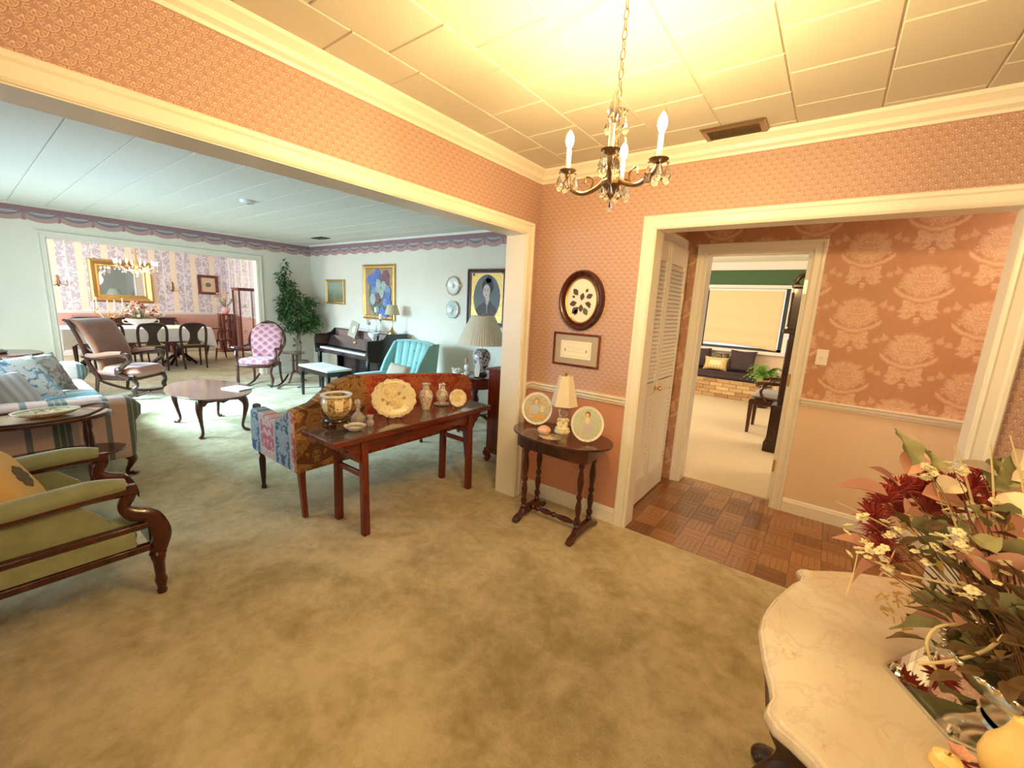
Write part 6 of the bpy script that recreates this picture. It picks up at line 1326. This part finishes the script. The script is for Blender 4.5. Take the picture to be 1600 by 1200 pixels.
t = thing('dining_chandelier', 'brilliant crystal chandelier with many lit candles over the dining table', 'chandelier', (-10.55, 2.12, 0))
MB().lathe([(.02, 1.72), (.05, 1.76), (.03, 1.82), (.06, 1.86), (.02, 1.95), (.01, 2.44)], 12).build('stem', M['brass'], t)
M['dglow'] = mat('lit_candle_bulb', base=(1, .8, .5), em=(1, .78, .46), ems=38)
cm = crystal_mesh(s=1.5).build('crystal_drop', M['crystal'], t, smooth=0); cm.location = (0, 0, 1.74)
for k in range(10):
    a = k*pi/5; rr = .30; q = MB(); curve_tube(q, [(0, 0, 1.80), (rr*.5*cos(a), rr*.5*sin(a), 1.77), (rr*cos(a), rr*sin(a), 1.84)], .006, 6, 4); ar = q.build('arm', M['crystal'], t)
    MB().lathe([(0, 0), (.032, .006), (.03, .010), (.01, .004), (.010, .05), (0, .05)], 12, c=(rr*cos(a), rr*sin(a), 1.845)).build('candle_cup', M['crystal'], ar)
    MB().lathe([(.006, 0), (.014, .02), (.012, .045), (.003, .075), (0, .078)], 10, c=(rr*cos(a), rr*sin(a), 1.895)).build('lit_bulb', M['dglow'], ar)
    for s, z in ((1.0, 1.845), (.66, 1.80)): o = cm.copy(); COL.objects.link(o); o.parent = t; o.location = (rr*s*cos(a+.1), rr*s*sin(a+.1), z)
t = thing('pedestal_stand', 'reddish twin-column wooden pedestal by the dining room corner', 'pedestal', (-12.02, 4.02, 0), 0)
MB().box((0, 0, .035), (.34, .34, .05)).build('base', M['redwood'], t, bevel=.008); MB().box((0, 0, .92), (.30, .30, .035)).build('top', M['redwood'], t, bevel=.008)
for sx in (-1, 1):
    for sy in (-1, 1): MB().lathe([(.045, .06), (.045, .12), (.040, .5), (.045, .86), (.045, .905)], 12, c=(sx*.10, sy*.10, 0)).build('column', M['redwood'], t)
t = thing('vase_of_flowers', 'pink vase with dried flowers and plumes on the wooden pedestal', 'flowers', (-12.02, 4.02, .939)); MB().lathe([(0, 0), (.05, 0), (.09, .06), (.085, .12), (.06, .15), (.065, .165), (.05, .16), (0, .1)], 20).build('vase', M['pinkpot'], t)
for k in range(26):
    a = random.uniform(0, 6.28); e = random.uniform(.5, 1.5); rr = random.uniform(.18, .42); p = (rr*cos(a)*cos(e), min(.2, rr*sin(a)*cos(e)), .14+rr*sin(e)); MB().tube([(0, 0, .12), p], .004, 4).build('stem', fm[3], t); mi = random.choice((1, 2, 3)); o = fbm[mi].copy(); COL.objects.link(o); o.parent = t; put(o, p, a, 0)
for k in range(3): MB().tube([(0, 0, .15), (.02*k-.02, .03*k-.03, .40), (.04*k-.03, .05*k-.04, .60)], [.004, .018, .003], 6).build('plume', fm[2], t)
t = thing('curio_cabinet', 'narrow glass curio cabinet with dark red frame beside the doorway', 'cabinet', (-10.60, 3.96, 0), 0)
fr = MB()
for sx in (-1, 1):
    for sy in (-1, 1): fr.box((sx*.17, sy*.19, .78), (.03, .03, 1.54))
for z in (.20, 1.53): fr.box((0, -.19, z), (.34, .03, .04)).box((0, .19, z), (.34, .03, .04)).box((-.17, 0, z), (.03, .38, .04)).box((.17, 0, z), (.03, .38, .04))
fr.box((0, 0, 1.56), (.40, .44, .03)); fr.build('frame', M['redwoodz'], t, smooth=0, bevel=.003)
for z in (.20, .55, .85, 1.12): MB().box((0, 0, z+.02), (.33, .36, .008)).build('glass_shelf', M['tglass'], t, smooth=0)
MB().box((.172, 0, .87), (.004, .35, 1.28)).build('glass_pane', M['tglass'], t, smooth=0); MB().box((0, -.192, .87), (.31, .004, 1.28)).build('glass_pane', M['tglass'], t, smooth=0)
for i, (y, z, lab) in enumerate(((-.06, .56+.014, 'lowest pale cup and saucer in the curio cabinet'), (.05, .85+.025, 'middle pale cup and saucer in the curio cabinet'), (-.04, 1.12+.025, 'topmost pale cup and saucer in the curio cabinet'))): c_ = thing('cup', lab, 'cup', (-10.60, 3.96+y, z)); MB().lathe([(0, .01), (.02, .012), (.045, .06), (.042, .06), (.018, .02), (0, .018)], 14).build('cup', M['porc'], c_); MB().lathe([(0, 0), (.03, 0), (.065, .012), (.03, .006), (0, .005)], 16).build('saucer', M['porc'], c_)
t = thing('curtain', 'bunched floral curtain on the right dining room wall', 'curtain', (-9.9, YP-.036, 0))
MB().sheet(lambda a, b: (-1.1+2.2*a, -.004+.024*sin(a*70), .95+1.42*b), 180, 2).build('fabric', M['curt'], t); MB().tube([(-1.15, 0, 2.38), (1.15, 0, 2.38)], .012, 8).build('rod', M['brass'], t)
# ================================================================ FAMILY ROOM
t = struct(thing('window_1', 'wide window with a lowered cream roman shade in the family room', 'window', (-1.375, FY, 0)))
del t['category']
w = MB(); w.sweep([(0, 0), (0, .03), (.06, .035), (.06, 0)], [(-.70, 0, .86), (-.70, 0, 2.03), (.70, 0, 2.03), (.70, 0, .86)], (0, -1, 0)); w.build('window_frame', M['trimliv'], t)
MB().box((0, .06, 1.44), (1.62, .01, 1.2)).build('glass_pane', M['tglass'], t, smooth=0); MB().box((0, -.02, .87), (1.75, .14, .06)).build('window_sill', M['trimliv'], t, bevel=.006)
MB().box((-.665, -.005, 1.45), (.06, .03, 1.14)).box((.665, -.005, 1.45), (.06, .03, 1.14)).box((0, -.005, .92), (1.38, .03, .05)).build('dark_sash', mat('bronze_sash', base=(.05, .05, .035), rough=.5), t)
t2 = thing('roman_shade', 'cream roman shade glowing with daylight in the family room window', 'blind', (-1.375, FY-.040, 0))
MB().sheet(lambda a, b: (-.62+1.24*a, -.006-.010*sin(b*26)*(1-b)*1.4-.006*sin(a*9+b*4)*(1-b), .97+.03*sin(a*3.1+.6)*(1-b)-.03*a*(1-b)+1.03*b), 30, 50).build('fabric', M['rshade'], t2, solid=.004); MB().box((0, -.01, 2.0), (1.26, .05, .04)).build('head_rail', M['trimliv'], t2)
struct(slab('trim_23', M['trimliv'], -3.2, 1.8, FY-.03, FY, 2.36, 2.5)); 
# brick window seat: every brick its own piece
bs = struct(slab('wall_window_seat', M['mortar'], -2.9, -.62, 8.47, FY, 0, .345)); bs['label'] = 'tan brick base of the window seat'
bm_ = MB().box((0, 0, 0), (.212, .03, .062)).build('brick', M['brick'], bs, smooth=0, bevel=.003); fst = True
for r_ in range(5):
    for k in range(11):
        x = -2.80+.224*k+(.112 if r_ % 2 else 0)
        if x > -.72: continue
        o = bm_ if fst else bm_.copy()
        if not fst: COL.objects.link(o); o.parent = bs
        fst = False; o.location = (x, 8.47-.004, .038+.069*r_)
t = thing('bench_cushion', 'long dark cushion on top of the brick window seat', 'cushion', (-1.72, 8.70, .346)); MB().box((0, 0, .07), (2.22, .48, .14)).build('cover', M['pil_dark'], t, bevel=.05); MB().tube([(-1.08, -.24, .115), (1.08, -.24, .115)], .007, 6).build('piping', M['pil_dark'], t)
for lab, x, y, w, m, rx, dz in (('dark square cushion at the left end of the window seat', -2.02, 8.80, .42, 'pil_dark', 76, .68), ('small black paisley cushion behind the yellow one', -1.66, 8.84, .34, 'pil_pais', 80, .65), ('yellow lumbar cushion with embroidered centre on the window seat', -1.66, 8.62, .42, 'pil_yell', 70, .60), ('dark square cushion with pale piping right of the yellow cushion', -1.24, 8.74, .44, 'pil_dark', 74, .69)):
    h = w*.62 if m == 'pil_yell' else w*.95
    tt = thing('cushion', lab, 'pillow', (x, y, .49+h/2*sin(R(rx)))); MB().pillow(w, h, .14, TR(rx=rx), pinch=.1).build('cover', M[m], tt, weld=True)
    if m == 'pil_yell': MB().box((0, 0, .066), (.20, .09, .008)).build('embroidered_panel', mat('pale_yellow_panel', base=(.85, .72, .42)), tt).matrix_local = TR(rx=rx)
t = thing('fern', 'bright green potted fern at the right end of the window seat', 'plant', (-.78, 8.14, 0))
MB().lathe([(.10, 0), (.12, .03), (.03, .06), (.03, .34), (.12, .36), (.12, .38), (0, .38)], 14).build('stand', M['darkwood'], t); MB().lathe([(0, .38), (.10, .38), (.13, .51), (.12, .51), (0, .48)], 18).build('pot', M['tan'], t)
random.seed(4)
for k in range(38):
    a = random.uniform(0, 6.28); L = random.uniform(.26, .44); up = random.uniform(.10, .30); fr_ = MB(); n = 9; pts = [Vector((cos(a)*L*u, sin(a)*L*u, .52+up*sin(u*pi*.62)*1.1-.26*u*u)) for u in [i/n for i in range(n+1)]]
    sd = Vector((-sin(a), cos(a), 0))
    for i in range(1, n): w_ = .075*sin(pi*min(1, i/n*1.0+.08)); fr_.add([pts[i-1], pts[i]+sd*w_, pts[i]+Vector((0, 0, .004)), pts[i]-sd*w_], [(0, 1, 2), (0, 2, 3)])
    fr_.build('frond', M['fern'], t, smooth=0, solid=.001)
# longcase clock
t = thing('grandfather_clock', 'tall dark carved longcase clock just inside the family room doorway', 'clock', (-.205, 5.55, 0))
MB().box((0, 0, .06), (.46, .30, .12)).build('plinth', M['darkwood'], t, bevel=.01); MB().box((0, 0, .30), (.42, .26, .40)).build('base', M['darkwood'], t, bevel=.006); MB().box((0, 0, .52), (.43, .28, .05)).build('waist_moulding', M['darkwood'], t, bevel=.01)
MB().box((0, 0, .94), (.32, .22, .82)).build('trunk', M['darkwood'], t, bevel=.005); MB().box((-.163, 0, .94), (.012, .15, .68)).build('trunk_panel', M['mahogz'], t, bevel=.003)
MB().box((0, 0, 1.37), (.44, .28, .05)).build('hood_moulding', M['darkwood'], t, bevel=.012); MB().box((0, 0, 1.61), (.37, .24, .44)).build('hood', M['darkwood'], t, bevel=.006)
MB().box((-.187, 0, 1.61), (.008, .16, .32)).build('hood_panel', M['mahogz'], t, bevel=.003); MB().lathe([(0, 0), (.08, 0), (.08, .006), (0, .006)], 28, M=TR(0, -.122, 1.62, rx=90)).build('dial', M['porc'], t)
for sx in (-1, 1): MB().lathe([(.016, 0), (.010, .03), (.013, .1), (.010, .2), (.013, .30), (.016, .36)], 10, c=(sx*.185, -.115, 1.42)).build('column', M['mahogz'], t)
MB().box((0, 0, 1.85), (.41, .27, .04)).build('cornice', M['darkwood'], t, bevel=.01)
for s in (-1, 1): c = MB(); curve_tube(c, [(s*.19, -.10, 1.88), (s*.14, -.10, 1.95), (s*.08, -.10, 1.97), (s*.06, -.10, 1.93)], [.022, .026, .024, .016], 8, 5); c.build('scroll_pediment', M['darkwood'], t)
for x in (-.16, .16): MB().lathe([(.016, 0), (.022, .02), (.012, .035), (.024, .06), (.010, .09), (0, .11)], 12, c=(x, -.10, 1.87)).build('finial', M['darkwood'], t)
# chair in the family room
t = thing('cushioned_armchair', 'dark wooden armchair with grey seat cushion in front of the fern', 'chair', (-.46, 6.42, 0), -90)
for sx in (-1, 1):
    MB().taper((sx*.25, -.24, 0), (sx*.25, -.24, .44), .035, .055).build('leg', M['mahogz'], t); MB().taper((sx*.24, .24, 0), (sx*.24, .24, .92), .035, .045).build('leg', M['mahogz'], t)
    a = MB(); curve_tube(a, [(sx*.25, .23, .68), (sx*.28, -.02, .69), (sx*.27, -.20, .67)], [.018, .024, .026], 8, 5); curve_tube(a, [(sx*.265, -.10, .67), (sx*.26, -.15, .56), (sx*.25, -.08, .44)], .018, 8, 5); a.build('arm', M['mahogz'], t)
MB().box((0, 0, .42), (.52, .52, .07)).build('seat_rail', M['mahogz'], t, bevel=.006); MB().pillow(.50, .48, .10, TR(0, -.01, .50), ex=6).build('cushion', mat('grey_cushion', base=(.40, .37, .36), rough=.9), t, weld=True)
for z in (.60, .74, .88): MB().box((0, .245, z), (.46, .02, .05)).build('back_slat', M['mahogz'], t, bevel=.005)
